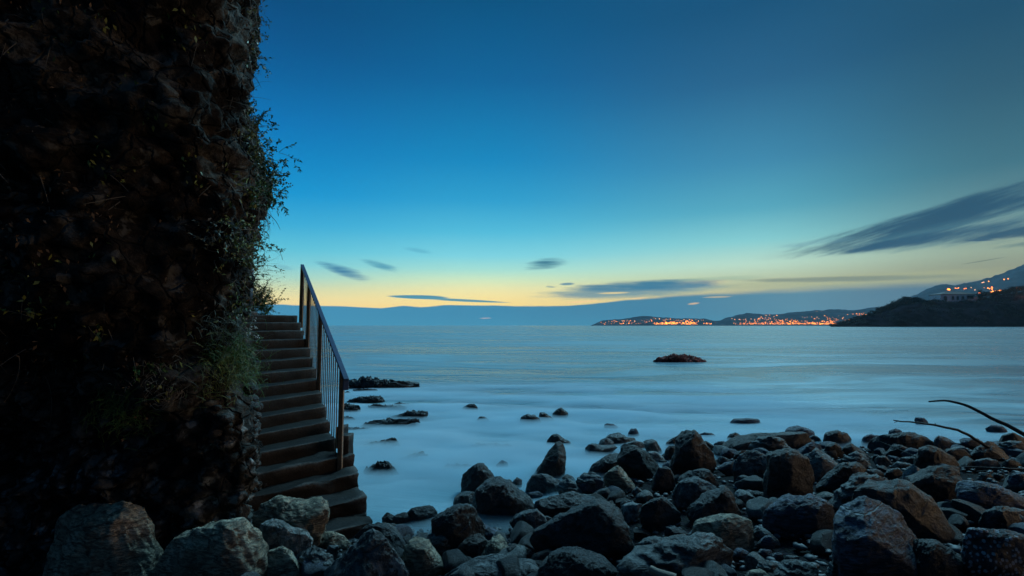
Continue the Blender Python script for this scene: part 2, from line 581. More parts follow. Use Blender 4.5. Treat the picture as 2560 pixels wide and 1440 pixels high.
n.put(b.inputs['Height'], n.m('SUBTRACT', 1.0, vo.outputs['Distance']))
n.put(p.inputs['Normal'], b.outputs[0])
M['gravel'] = m
beach = obj('beach', np.stack([gx, gy, gz], -1), grid_faces(*gx.shape), m)
tag(beach, 'dark gravel beach sloping down to the sea under the boulders', 'beach', kind='structure')


def contact(px, py, dmax=400.0):
    """distance at which the sight line through a photo point meets beach or sea"""
    u, w = ray(px, py)
    d = np.geomspace(1.2, dmax, 4000)
    below = EYE + w * d <= np.maximum(ground(u * d, d), 0.0)
    i = int(np.argmax(below)) if below.any() else len(d) - 1
    return float(d[i])


# ------------------------------------------------------------------ rocks
_ico = {}


def ico(level):
    if level not in _ico:
        bm = bmesh.new()
        bmesh.ops.create_icosphere(bm, subdivisions=level, radius=1.0)
        v = np.array([q.co[:] for q in bm.verts])
        f = np.array([[w.index for w in q.verts] for q in bm.faces])
        bm.free()
        _ico[level] = (v, f)
    return _ico[level]


VIEW = {'A': (1400, 980, 4.235), 'B': (1960, 960, 4.235), 'C': (1960, 1100, 4.235), 'D': (1500, 1100, 4.235),
        'E': (960, 1060, 3.765), 'F': (560, 980, 3.13), 'H': (0, 1100, 4.235), 'S': (840, 880, 4.0), 'P': (0, 0, 1.0)}
_rk = [0]


def rock(view, mat, label, txt, name='boulder', cat='boulder', thick=0.85, rough=1.0, sink=1.25, facets=9, dd=0.0, layered=False, group=None, jag=0.0):
    ox, oy, s = VIEW[view]
    P = np.array([[float(v) for v in q.split(',')] for q in txt.split()])
    P = P / s + np.array([ox, oy])
    _rk[0] += 1
    rng = np.random.default_rng(1000 + _rk[0])
    x, y = P[:, 0], P[:, 1]
    x2, y2 = np.roll(x, -1), np.roll(y, -1)
    cr = x * y2 - x2 * y
    A = cr.sum() / 2
    c = np.array([((x + x2) * cr).sum(), ((y + y2) * cr).sum()]) / (6 * A)
    # outline as a radius for every direction round the centre
    tt = np.linspace(0, 1, 40, endpoint=False)[None, :, None]
    Q = (P[:, None, :] * (1 - tt) + np.roll(P, -1, 0)[:, None, :] * tt).reshape(-1, 2) - c
    th = np.arctan2(-Q[:, 1], Q[:, 0])
    rr = np.hypot(Q[:, 0], Q[:, 1])
    o = np.argsort(th)
    th, rr = th[o], rr[o]
    th = np.concatenate([th - 2 * np.pi, th, th + 2 * np.pi])
    rr = np.concatenate([rr, rr, rr])
    tab = np.linspace(-np.pi, np.pi, 241)[:-1]
    R = np.interp(tab, th, rr)
    R = (np.roll(R, 1) + 2 * R + np.roll(R, -1)) / 4
    wpx = x.max() - x.min()
    hpx = y.max() - y.min()
    d = contact(c[0], min(y.max(), 1500))
    k0 = d / 1280
    T = thick * 0.5 * math.sqrt(wpx * hpx) * k0
    d = d + 0.45 * T + dd
    k = d / 1280
    size = math.sqrt(wpx * hpx) * k * 0.5
    V, F = ico(6 if wpx > 75 else 5 if wpx > 22 else 4)
    e = 2.5
    r = np.hypot(V[:, 0], V[:, 2]) + 1e-9
    r2 = (1 - np.abs(V[:, 1]) ** e) ** (1 / e)
    ang = np.arctan2(V[:, 2], V[:, 0])
    k = k * (1.10 if not jag else 1.0)
    Rv = np.interp(ang, np.append(tab, np.pi), np.append(R, R[0])) * k
    L = np.stack([V[:, 0] / r * r2 * Rv, V[:, 1] * T, V[:, 2] / r * r2 * Rv], 1)
    L[:, 2] = np.where(L[:, 2] < 0, L[:, 2] * sink, L[:, 2])
    for q in range(facets):
        nn = rng.normal(size=3) * (0.75, 1, 0.75)
        if abs(nn[1]) < 0.4:
            nn[1] = math.copysign(0.5, nn[1])
        nn[2] = abs(nn[2]) if rng.random() < 0.7 else nn[2]
        nn /= np.linalg.norm(nn)
        pr = L @ nn
        off = pr.max() * rng.uniform(0.66, 0.90)
        L = L - np.maximum(pr - off, 0)[:, None] * nn * 0.86
    nrm = L / (np.linalg.norm(L, axis=1, keepdims=True) + 1e-9)
    S = L / size
    dsp = 0.085 * fbm(S * 1.9, 3, _rk[0]) + 0.06 * fbm(S * 5.2, 5, _rk[0] + 50, 0.65) + 0.03 * fbm(S * 4.0 * np.array([1, 1, 1]), 3, _rk[0] + 90, 0.5, True)
    if layered:
        q = S @ np.array([0.25, 0.2, 1.0]) * 7 + 1.5 * fbm(S * 2, 2, 3)
        dsp = dsp + 0.045 * np.sign(np.sin(q * 2)) * np.abs(np.sin(q * 2)) ** 0.6
    if rough > 1.4:
        dsp = dsp + 0.05 * (rough - 1) * fbm(S * 9, 3, _rk[0] + 7, 0.6, True)
    L = L + nrm * (dsp * size * rough)[:, None]
    if jag:
        hgt = hpx * k
        L[:, 2] = L[:, 2] * 0.62 - (0.30 if mat == 'red' else 0.16) * hgt
        L[:, 2] += hgt * jag * (0.55 * fbm(L * np.array([5.0, 3.0, 0.2]), 3, _rk[0] + 5, 0.6, True) + 0.5 * fbm(L * np.array([16.0, 10.0, 2.0]), 3, _rk[0] + 6, 0.65, True))
        L += 0.035 * np.stack([fbm(L * 14, 2, _rk[0] + 20 + q) for q in range(3)], 1)
    C = at(c[0], c[1], d)
    u = ray(c[0], c[1])[0]
    fw = np.array([u, 1.0, 0.0]) / math.hypot(u, 1)
    # real proportions on the sloping sight line: breadth, depth and height
    W = C + L[:, 0:1] * np.array([1.0, 0, 0]) + L[:, 2:3] * CAM_UP + L[:, 1:2] * fw
    base = np.array([C[0], C[1], W[:, 2].min()])
    ob = obj(name, W, F, M[mat], loc=base)
    tag(ob, label, cat, group)
    return ob


BG = 'boulders strewn over the beach'
for v, mt, lb, tx in [
    # view A: middle of the beach, farther rows
    ('A', 'wet', 'flat dark wet boulder standing in misty water left of a reddish brown boulder', '275,620 300,560 350,550 440,575 560,570 600,600 560,640 420,670 300,670'),
    ('A', 'wet', 'long low dark hump in the mist behind the flat wet boulder', '470,480 520,455 620,445 700,485 820,500 820,540 650,560 480,550'),
    ('A', 'grey', 'small grey dome in the mist just behind the flat wet boulder', '390,545 440,505 500,495 560,530 575,580 400,580'),
    ('A', 'grey', 'pale topped slab in shallow water behind the reddish brown boulder', '650,580 690,550 780,525 880,540 890,600 800,620 660,610'),
    ('A', 'grey', 'rounded grey stone in shallow water left of the tall brown boulder', '890,520 960,505 1020,530 1065,590 1060,660 930,640'),
    ('A', 'dark', 'small dark stone at the waterline between the reddish boulder and the tall boulder', '940,610 990,575 1040,575 1060,630 1000,645'),
    ('A', 'pale', 'pale wedge stone at the water edge right behind the reddish brown boulder', '940,640 970,625 1030,650 1090,700 1120,740 1020,760 960,700'),
    ('A', 'wet', 'dark blue wet stone against the left flank of the tall brown boulder', '1110,540 1190,490 1260,455 1290,540 1170,570'),
    ('A', 'brown', 'brown stone propped against the left side of the tall brown boulder', '1115,690 1120,620 1170,570 1250,555 1270,640 1190,720'),
    ('A', 'dark', 'dark stone leaning on the right shoulder of the tall brown boulder', '1500,540 1550,520 1620,560 1670,610 1660,650 1580,640'),
    ('A', 'blue', 'small blue stone in the mist right of the tall brown boulder', '1630,550 1680,520 1730,520 1760,560 1740,600 1660,605'),
    ('A', 'brown', 'long flat brown slab lying along the water edge right of the tall boulder', '1755,580 1770,530 1900,480 2100,455 2300,445 2560,440 2640,460 2600,540 2200,620 1960,640 1800,625'),
    ('A', 'wet', 'dark round stone standing behind the left end of the long brown slab', '1775,490 1800,450 1860,435 1930,470 1900,515 1780,520'),
    ('A', 'blue', 'thin wet stone resting behind the middle of the long brown slab', '2000,465 2030,440 2130,437 2190,455 2180,475 2020,480'),
    ('A', 'strata', 'white flecked angular boulder in front of the long brown slab', '1985,620 2040,540 2120,490 2250,465 2330,500 2400,570 2440,610 2380,670 2250,680 2100,650'),
    ('A', 'blue', 'bluish elongated stone right of the foot of the tall brown boulder', '1680,650 1740,610 1830,590 1870,640 1820,710 1700,690'),
    ('A', 'dark', 'dark stone between the bluish elongated stone and the big grey boulder', '1830,700 1870,640 1940,615 1990,650 1900,720'),
    ('A', 'grey', 'small oval grey stone right of the tall brown boulder', '1655,740 1670,700 1720,685 1800,720 1810,745 1740,765'),
    ('A', 'blue', 'light blue veined stone against the left side of the big grey boulder', '1670,810 1740,760 1830,740 1870,780 1860,850 1760,860'),
    ('A', 'dark', 'slanting dark blue boulder left of the reddish brown boulder', '310,850 340,780 420,740 520,680 620,660 660,690 660,780 560,850 440,870'),
    ('A', 'brown', 'large reddish brown boulder rounded like a loaf at the water edge', '630,700 670,610 720,580 800,590 880,640 960,700 1030,780 1060,850 1040,900 900,910 740,850 650,770'),
    ('A', 'dark', 'dark stone right under the reddish brown boulder', '1000,900 1050,810 1110,800 1160,830 1200,900 1210,990 1080,1030 980,1000'),
    ('A', 'brown', 'tallest brown boulder with a rounded top at the water edge', '1130,850 1180,740 1235,650 1245,520 1300,440 1370,418 1430,440 1500,530 1580,600 1620,660 1610,770 1540,840 1400,880 1200,890'),
    ('A', 'strata', 'pale ribbed stone with a striped top left of the light block', '180,920 220,870 300,858 400,880 430,940 480,980 450,1050 330,1060 220,1020'),
    ('A', 'khaki', 'light grey tilted block in front of the reddish brown boulder', '430,880 480,840 540,800 610,788 660,850 720,920 778,985 760,1040 640,1070 520,990'),
    ('A', 'dark', 'small dark pointed stone behind the ridged stone by the pointed rock', '20,920 80,878 130,920 180,960 40,960'),
    ('A', 'grey', 'pale pointed stone lying below the light tilted block', '770,1070 780,1040 820,1008 880,1060 918,1135 840,1120'),
    ('A', 'dark', 'dark ridged boulder below the tall brown boulder', '1230,920 1330,880 1440,820 1540,795 1600,850 1670,960 1640,1000 1500,1000 1300,980'),
    ('A', 'grey', 'big grey rounded boulder with a flat sloping top below the long brown slab', '1850,810 1870,720 1920,660 2000,638 2100,650 2190,690 2230,740 2220,860 2180,920 2000,920 1870,880'),
    ('A', 'grey', 'medium grey rounded boulder with a smooth back left of the blocky dark boulder', '1220,1190 1230,1060 1270,970 1340,935 1460,922 1560,960 1660,1000 1620,1100 1520,1170 1300,1220'),
    ('A', 'dark', 'blocky dark boulder with long light edges in the middle of the beach', '1250,1300 1300,1200 1420,1180 1560,1100 1680,1065 1720,1000 1780,1040 1860,1180 1910,1300 1880,1350 1700,1370 1450,1380 1280,1330'),
    ('A', 'pale', 'smooth pale oval stone right of the blocky dark boulder', '1865,1080 1900,1043 1970,1060 2050,1110 2098,1150 2060,1185 1960,1150 1880,1110'),
    ('A', 'pale', 'pale cobble left of the round dark boulder in the middle of the beach', '640,1300 660,1220 740,1185 830,1178 885,1205 850,1290 780,1330 680,1370'),
    ('A', 'dark', 'round dark boulder with a light crusted rim in the middle of the beach', '860,1300 880,1210 960,1160 1060,1128 1160,1160 1230,1240 1255,1330 1200,1420 1000,1450 900,1430'),
    ('A', 'dark', 'dark stone with a pointed top left of the pale pointed stone', '345,1200 360,1090 430,1040 500,1028 560,1100 575,1160 500,1200'),
    ('A', 'grey', 'pale shard stone standing above the pale cobble', '640,1200 655,1140 690,1150 725,1200 680,1230'),
]:
    rock(v, mt, lb, tx, group=BG, layered=(mt == 'strata'))

for v, mt, lb, tx in [
    # view E: left middle of the beach
    ('E', 'brown', 'tall pointed rock like a shark fin standing at the water edge', '1395,490 1480,390 1560,270 1620,200 1655,185 1690,240 1697,340 1685,440 1680,520 1560,530'),
    ('E', 'grey', 'broad grey boulder at the foot of the shark fin rock', '1355,625 1370,560 1410,500 1480,475 1560,500 1660,520 1685,560 1650,620 1540,660 1420,650'),
    ('E', 'strata', 'ridged brown stone right of the foot of the shark fin rock', '1635,610 1660,560 1730,525 1800,560 1870,630 1885,695 1800,690 1680,665'),
    ('E', 'dark', 'small dark stone tucked behind the ridged stone near the shark fin rock', '1680,515 1720,478 1770,500 1812,540 1800,575 1720,545'),
    ('E', 'wet', 'wet dark boulder with dripping sides alone in the water left of the shark fin rock', '748,640 750,470 800,440 880,390 930,393 980,450 1020,500 1035,550 1000,640 850,670'),
    ('E', 'wet', 'dark stone against the left side of the big black rounded boulder at the water', '660,780 680,700 740,660 870,640 900,720 840,820 700,800'),
    ('E', 'wet', 'big black rounded boulder at the water edge below the shark fin rock', '820,810 870,680 900,600 980,558 1060,543 1170,570 1240,620 1330,690 1395,770 1380,840 1260,900 1100,920 880,900'),
    ('E', 'wet', 'big black boulder with a knobbly crest next to the small misty pool', '478,1020 480,900 560,840 680,793 760,788 840,830 890,880 935,950 905,1070 820,1180 700,1230 580,1180'),
    ('E', 'dark', 'rounded dark boulder rimmed by mist left of the pool', '230,845 290,790 380,773 460,790 487,840 460,930 330,960 250,910'),
    ('E', 'dark', 'narrow dark stone second from the stairs along the misty water edge', '85,880 140,838 210,848 252,910 230,975 140,975'),
    ('E', 'dark', 'small dark stone nearest to the foot of the stairs at the misty water edge', '-20,860 10,845 60,843 112,890 100,945 0,955'),
    ('E', 'strata', 'grey boulder with a creased flank below the stairs, beside the dark sloping boulder', '0,940 50,955 110,1000 172,1090 160,1150 60,1160 -40,1080'),
    ('E', 'strata', 'long narrow grey stone lying across the creased boulder below the stairs', '60,955 100,945 180,990 222,1040 200,1090 130,1040'),
    ('E', 'khaki', 'large light boulder with a rough scaly flank below the misty pool', '190,1345 210,1180 240,1080 300,1048 380,1060 420,1130 480,1220 545,1310 562,1380 460,1430 280,1440'),
    ('E', 'strata', 'grey crumpled stone behind the scaly boulder beside the pool', '400,1090 470,1050 550,1020 590,1080 625,1190 600,1270 500,1240 430,1150'),
    ('E', 'grey', 'smooth grey boulder between the two big black boulders', '1205,930 1250,870 1330,838 1430,822 1490,870 1520,930 1400,1010 1260,1010'),
    ('E', 'grey', 'small grey stone against the right side of the smooth grey boulder', '1480,880 1540,870 1590,900 1580,950 1500,960'),
    ('E', 'brown', 'low brown peaked stone below the knobbly black boulder', '668,1210 720,1140 800,1090 880,1045 940,1090 985,1140 880,1270 760,1290'),
    ('E', 'khaki', 'triangular grey stone with a pale edge right of the low brown peak', '858,1300 930,1210 1020,1100 1090,1067 1160,1110 1215,1170 1100,1240 980,1300'),
    ('E', 'brown', 'low brown hump in front of the triangular stone', '1025,1280 1120,1200 1240,1152 1350,1180 1430,1230 1475,1320 1380,1340 1200,1320'),
    ('E', 'blue', 'flat bluish shelf stone in the dark gap below the black rounded boulder', '800,970 900,945 1000,990 1100,1035 1150,1085 1000,1110 850,1030'),
    ('E', 'wet', 'black flat topped slab lying right of the black rounded boulder', '1442,770 1480,700 1600,668 1760,658 1850,688 1965,688 1950,735 1830,770 1790,840 1700,880 1550,865 1460,840'),
    ('E', 'blue', 'small blue stone wedged left of the black flat topped slab', '1330,690 1370,645 1470,640 1490,670 1430,720 1360,720'),
    ('E', 'grey', 'grey stone above the big black pyramid boulder', '1760,830 1830,760 1960,735 1970,770 1880,830 1800,860'),
    ('E', 'strata', 'pale ridge of stone leaning on the back of the black pyramid boulder', '2000,790 2100,730 2150,740 2210,840 2180,880 2080,840'),
    ('E', 'dark', 'largest black pyramid shaped boulder in the middle foreground', '1445,1080 1500,1010 1640,920 1800,850 1900,788 2000,758 2080,810 2180,860 2260,950 2340,1030 2395,1140 2380,1240 2100,1270 1700,1250 1470,1220'),
    ('E', 'grey', 'small grey stone left of the black pyramid boulder', '1385,1190 1400,1100 1440,1070 1470,1110 1450,1200'),
    ('E', 'grey', 'broad pale slab along the bottom edge left of the smooth dark hump', '610,1390 700,1340 820,1308 950,1283 1080,1273 1200,1300 1330,1298 1420,1340 1465,1450 1300,1500 800,1500 620,1450'),
    ('E', 'dark', 'smooth dark hump of a boulder at the bottom edge', '1465,1450 1540,1320 1600,1250 1700,1217 1820,1217 1960,1260 2100,1320 2200,1380 2290,1450 2100,1520 1600,1520'),
]:
    rock(v, mt, lb, tx, group=BG, layered=(mt == 'strata'), facets=5 if 'rounded' in lb or 'smooth' in lb else 9)

for v, mt, lb, tx in [
    # view D: centre right foreground
    ('D', 'brown', 'big brown boulder with a rough honeycombed left side right of the big grey boulder', '1750,580 1755,450 1785,310 1785,190 1850,150 1960,133 2060,150 2160,220 2210,300 2235,430 2225,570 2100,640 1900,640 1770,610'),
    ('D', 'khaki', 'flat topped pale boulder with a square front in the centre foreground', '1030,930 1060,870 1160,850 1260,828 1380,823 1480,850 1580,880 1605,940 1605,1080 1500,1150 1300,1160 1090,1090 1030,1000'),
    ('D', 'grey', 'small upright stone against the left of the flat topped pale boulder', '895,1090 940,1010 1000,945 1045,960 1045,1070 980,1110'),
    ('D', 'blue', 'big blue grey boulder with a pale smooth right side', '1750,920 1770,780 1800,700 1900,655 2000,617 2100,640 2220,617 2360,660 2450,740 2485,830 2470,920 2300,980 2000,990 1810,960'),
    ('D', 'blue', 'small pebble like stone resting on top of the big blue grey boulder', '2140,640 2150,600 2185,585 2225,600 2230,635'),
    ('D', 'blue', 'small stone with curved white veins below the flat topped pale boulder', '1680,1095 1740,1030 1810,1017 1855,1070 1840,1125 1760,1145'),
    ('D', 'blue', 'smooth blue stone below the square front of the pale boulder', '1380,1210 1420,1165 1500,1158 1580,1205 1590,1250 1450,1270'),
    ('D', 'blue', 'small bright blue stone left of a tiny blue stone near the bottom', '1680,1190 1720,1148 1800,1170 1850,1222 1760,1260 1700,1240'),
    ('D', 'blue', 'tiny blue stone right of the small bright blue stone near the bottom', '1835,1235 1880,1193 1945,1212 1935,1260 1870,1265'),
    ('D', 'grey', 'round grey cobble between the smooth blue stone and the bright blue stone', '1590,1240 1610,1200 1650,1190 1680,1220 1660,1260'),
    ('D', 'grey', 'low flat pebble stone right of the tiny blue stone', '1950,1240 1980,1225 2100,1235 2120,1255 1980,1265'),
    ('D', 'strata', 'jagged pale stone at the bottom edge below the bright blue stone', '1640,1390 1680,1340 1720,1280 1760,1290 1830,1310 1900,1330 1880,1400 1700,1440'),
    ('D', 'strata', 'wide crumpled stone at the bottom edge below the round boulder', '1870,1450 1900,1340 1960,1300 2060,1288 2200,1330 2325,1360 2330,1470 2000,1520'),
    ('D', 'khaki', 'small rounded stone cut by the bottom edge under the jagged pale stone', '1545,1460 1600,1390 1700,1375 1790,1420 1810,1470 1650,1510'),
    ('D', 'grey', 'low grey boulder at the right foot of the black pyramid boulder', '400,1170 420,1090 520,1043 640,1053 770,1080 720,1140 580,1210 430,1210'),
    ('D', 'dark', 'dark flat stone below the round dark crusted boulder', '695,1020 700,932 780,938 930,985 870,1020 740,1050'),
    ('D', 'strata', 'largest wrinkled pale slab tapering to the left at the bottom of the picture', '205,1350 230,1240 300,1198 440,1220 560,1180 680,1120 860,1080 1030,1063 1180,1080 1280,1140 1335,1220 1395,1310 1455,1430 1440,1500 900,1520 300,1480'),
    ('D', 'strata', 'narrow upright stone at the bottom edge left of the tall blue boulder', '2400,1460 2430,1330 2480,1278 2560,1285 2600,1330 2610,1460 2500,1500'),
    ('D', 'grey', 'small grey stone right of the flat topped pale boulder', '1600,960 1660,920 1760,960 1880,1040 1900,1090 1800,1080 1650,1030'),
    ('D', 'dark', 'low dark flat stone right of the smooth pale oval stone', '1560,560 1620,545 1750,565 1740,610 1640,620'),
    # view C: right foreground
    ('C', 'blue', 'tallest blue boulder in the right foreground, standing upright', '585,1190 590,1000 600,820 640,740 750,700 850,676 980,700 1080,730 1180,800 1270,900 1350,1020 1395,1150 1395,1300 1400,1460 1000,1520 680,1480 610,1330'),
    ('C', 'dark', 'long grey boulder sloping down to the right behind the tall blue boulder', '680,730 700,600 780,530 850,500 930,478 1030,500 1100,493 1210,488 1320,520 1420,590 1540,660 1650,720 1780,860 1810,970 1660,1080 1400,1080 1100,900'),
    ('C', 'strata', 'lumpy grey boulder behind the upper left of the long sloping boulder', '520,650 560,550 640,480 730,420 800,388 940,400 1080,398 1180,430 1245,490 1100,560 760,700 640,760 540,720'),
    ('C', 'blue', 'big flat blue slab near the right edge under the horizontal twig', '1850,550 1860,480 1920,458 2060,463 2200,490 2340,540 2460,590 2600,640 2600,750 2200,750 2000,710 1900,640'),
    ('C', 'dark', 'dark round boulder with a light rim above the speckled rock', '2085,870 2140,780 2240,737 2340,728 2440,770 2485,850 2470,950 2300,1000 2110,980'),
    ('C', 'grey', 'small pale stone right of the dark round rimmed boulder at the right edge', '2380,740 2440,728 2560,760 2600,820 2560,880 2480,860'),
    ('C', 'dark', 'smooth dark boulder between the tall blue boulder and the speckled rock', '1390,1200 1400,1100 1500,1092 1640,1110 1760,1170 1885,1275 1870,1480 1390,1480'),
    ('C', 'brown', 'grey pyramid shaped boulder leaning above the crusty ledge', '1395,310 1420,180 1450,95 1530,65 1620,95 1720,160 1860,230 1905,285 1800,320 1600,340 1450,350'),
    ('C', 'pale', 'pale wedge of stone left of the crusty ledge', '1260,450 1280,330 1380,262 1420,300 1490,360 1420,430 1330,470'),
    ('C', 'brown', 'crusty brown ledge studded with small stones under the pyramid boulder', '1240,480 1300,420 1420,365 1550,315 1700,305 1850,295 1910,360 1850,590 1650,640 1450,600 1300,530'),
    ('C', 'pale', 'pale triangular boulder with a ribbed right side', '200,245 230,180 300,150 340,106 400,140 470,190 585,260 540,340 450,420 310,430 250,310'),
    ('C', 'dark', 'dark hump backed boulder right of the pale triangular boulder', '370,460 450,390 560,300 640,238 740,222 820,260 862,330 860,420 700,470 500,530 390,520'),
    ('C', 'strata', 'light ridge stone shaped like a roof behind the dark hump backed boulder', '600,200 680,160 770,136 830,190 900,250 965,295 880,300 780,240 660,250'),
    ('C', 'blue', 'curved blue edged stone behind the pale triangular boulder', '95,135 200,80 300,28 370,60 405,125 300,155'),
    ('C', 'dark', 'dark round stone behind the roof shaped ridge stone', '425,120 460,50 540,38 620,100 610,180 500,185'),
    ('C', 'grey', 'small flat grey stone right of the dark hump backed boulder', '860,370 880,315 980,315 1040,345 1060,400 920,410'),
]:
    rock(v, mt, lb, tx, group=BG, layered=(mt == 'strata'), facets=6 if 'round' in lb or 'smooth' in lb else 9)

for v, mt, lb, tx in [
    # view B: far right rows
    ('B', 'dark', 'big dark mound of rock at the water edge below the shorter bare branch', '925,670 960,590 1050,550 1180,528 1290,508 1400,540 1500,570 1570,620 1590,690 1400,710 1100,710'),
    ('B', 'dark', 'dark faceted stone in the shallows right of the rounded blue stone', '420,590 450,530 500,510 570,496 660,530 692,580 695,650 520,665 430,640'),
    ('B', 'blue', 'rounded blue stone behind the right end of the long brown slab', '10,530 40,470 140,452 250,480 305,510 315,570 200,595 20,545'),
    ('B', 'blue', 'low blue stone in the mist behind the top of the big dark mound', '1075,545 1110,500 1190,473 1240,500 1235,545'),
    ('B', 'blue', 'misty blue stone left of the big dark mound', '815,610 860,550 920,538 1040,560 960,630 840,655'),
    ('B', 'grey', 'misty grey boulder right of the big dark mound', '1555,610 1640,558 1720,578 1825,640 1700,700 1580,675'),
    ('B', 'blue', 'dark misty stone left of the tip where the shorter branch meets the rocks', '1865,595 1930,568 2020,568 2085,620 2080,680 1920,690'),
    ('B', 'brown', 'brown peaked stone under the longer bare branch at the right edge', '2260,615 2330,550 2420,522 2560,570 2580,630 2400,650'),
    ('B', 'dark', 'dark prickly boulder at the foot of the shorter bare branch', '1960,750 2050,680 2160,622 2240,640 2320,720 2385,775 2200,800 2000,785'),
    ('B', 'dark', 'wide dark stone left of the prickly boulder', '1680,730 1750,690 1900,687 1970,740 1960,800 1720,815'),
    ('B', 'strata', 'streaked boulder at the right edge behind the prickly boulder', '2230,650 2400,618 2560,618 2600,740 2400,755 2300,700'),
    ('B', 'grey', 'low grey stone lying along the back of the horizontal twig', '1925,870 2000,818 2150,795 2300,830 2310,880 2000,895'),
    ('B', 'brown', 'low brown stone right of the low grey stone along the twig', '2290,860 2340,810 2420,797 2500,850 2530,890 2320,890'),
    ('B', 'brown', 'brown stone with a long slope left of the big dark mound', '610,700 650,650 710,637 800,700 915,775 860,800 740,775'),
    ('B', 'grey', 'small rounded stone below the big dark mound', '955,820 1000,768 1070,768 1145,840 1000,860'),
    ('B', 'pale', 'thin pale edged stone left of the grey pyramid boulder', '1135,865 1200,828 1280,838 1395,862 1260,890'),
    ('B', 'dark', 'small dark stone below the thin pale edged stone', '1060,950 1110,910 1200,897 1255,940 1200,990 1080,970'),
    ('B', 'dark', 'dark stone with a curved bright rim in front of the big dark mound', '1075,700 1140,650 1210,637 1290,680 1355,745 1250,775 1100,765'),
    ('B', 'blue', 'small blue lipped stone left of the curved rim stone', '955,710 1000,680 1070,687 1085,755 980,755'),
    ('B', 'blue', 'blue rounded boulder cut by the right edge below the horizontal twig', '2375,1030 2400,980 2470,952 2560,950 2600,1030 2560,1120 2440,1105'),
    ('B', 'grey', 'light flecked stone in front of the rounded blue stone', '55,650 100,580 180,568 300,600 325,660 150,700'),
    ('B', 'dark', 'small dark stone right of the light flecked stone', '245,590 310,548 370,568 415,635 330,650'),
    ('B', 'grey', 'flat grey stone between the curved rim stone and the thin pale edged stone', '1190,820 1220,780 1400,778 1420,830 1300,850'),
    ('B', 'strata', 'pale crumbly stone in the gap below the horizontal twig', '2040,1000 2100,945 2220,950 2230,985 2120,1010'),
    # view F and H: lower left corner
    ('F', 'khaki', 'flat topped boulder lying right at the foot of the stairs', '160,1040 220,930 320,880 430,848 560,865 660,880 730,858 780,890 783,960 750,1050 720,1120 660,1150 480,1110 250,1110'),
    ('F', 'pale', 'rounded bluish white boulder in front of the flat topped boulder by the stairs', '245,1120 290,1050 380,1022 470,1045 530,1085 620,1100 662,1160 645,1240 600,1320 450,1280 330,1250 270,1180'),
    ('F', 'khaki', 'smooth egg shaped grey boulder below the bluish white boulder', '305,1330 370,1270 460,1243 520,1280 570,1360 615,1460 450,1500 310,1470'),
    ('F', 'khaki', 'low khaki stone between the bluish white boulder and the big grey boulder', '675,1170 760,1120 850,1102 930,1140 975,1185 920,1225 800,1215'),
    ('F', 'grey', 'big grey boulder with a broad face and a dark hollow below the stairs', '820,1400 900,1290 960,1200 1010,1130 1100,1103 1170,1120 1240,1140 1290,1210 1370,1310 1425,1400 1450,1470 1100,1520 830,1470'),
    ('F', 'strata', 'rough knobbly stone left of the big grey boulder', '615,1310 700,1230 770,1207 815,1260 855,1320 820,1410 720,1460 615,1400'),
    ('F', 'dark', 'dark sloping boulder behind the big grey boulder under the lowest step', '1030,1120 1110,1050 1200,1027 1280,1060 1350,1120 1405,1180 1395,1280 1300,1250 1180,1150'),
    ('F', 'grey', 'small grey stone wedged behind the knobbly stone', '790,1250 830,1203 890,1208 885,1280 820,1300'),
    ('F', 'khaki', 'small pale stone peeping over the bottom edge under the big grey boulder', '885,1455 910,1410 970,1408 1040,1450 960,1480'),
    ('F', 'brown', 'small reddish stone at the bottom edge between two khaki boulders', '200,1455 290,1390 370,1383 415,1450 300,1490'),
    ('H', 'khaki', 'largest pale khaki boulder with a cracked top in the lower left corner', '545,1460 580,1180 680,900 780,800 880,740 980,720 1000,668 1100,663 1200,680 1260,658 1320,690 1420,693 1470,760 1500,870 1560,960 1580,1060 1660,1180 1720,1300 1780,1400 1780,1480 1200,1560'),
    ('P', 'khaki', 'khaki boulder with a furrowed front between the corner boulder and the stairs', '398,1388 449,1355 484,1341 512,1320 534,1308 567,1306 600,1308 617,1326 626,1337 649,1341 663,1363 660,1395 654,1450 520,1475 400,1460'),
    ('H', 'blue', 'small blue grey stone behind the corner boulder at the foot of the cliff', '390,1190 470,1130 590,1115 600,1240 540,1300 430,1230'),
    ('H', 'grey', 'small rounded stone in the very corner at the lower left', '-60,1360 0,1338 60,1380 100,1450 0,1480'),
    ('C', 'speckle', 'speckled rock covered in white barnacle dots at the right edge', '1855,1160 1880,1080 1940,1000 2020,940 2080,928 2200,970 2400,990 2600,1020 2620,1460 2300,1430 2000,1360 1875,1250'),
]:
    rock(v, mt, lb, tx, group=BG, layered=(mt == 'strata'), facets=5 if 'round' in lb or 'smooth' in lb else 10, dd=-0.55 if 'flat topped boulder lying' in lb else 0.0)

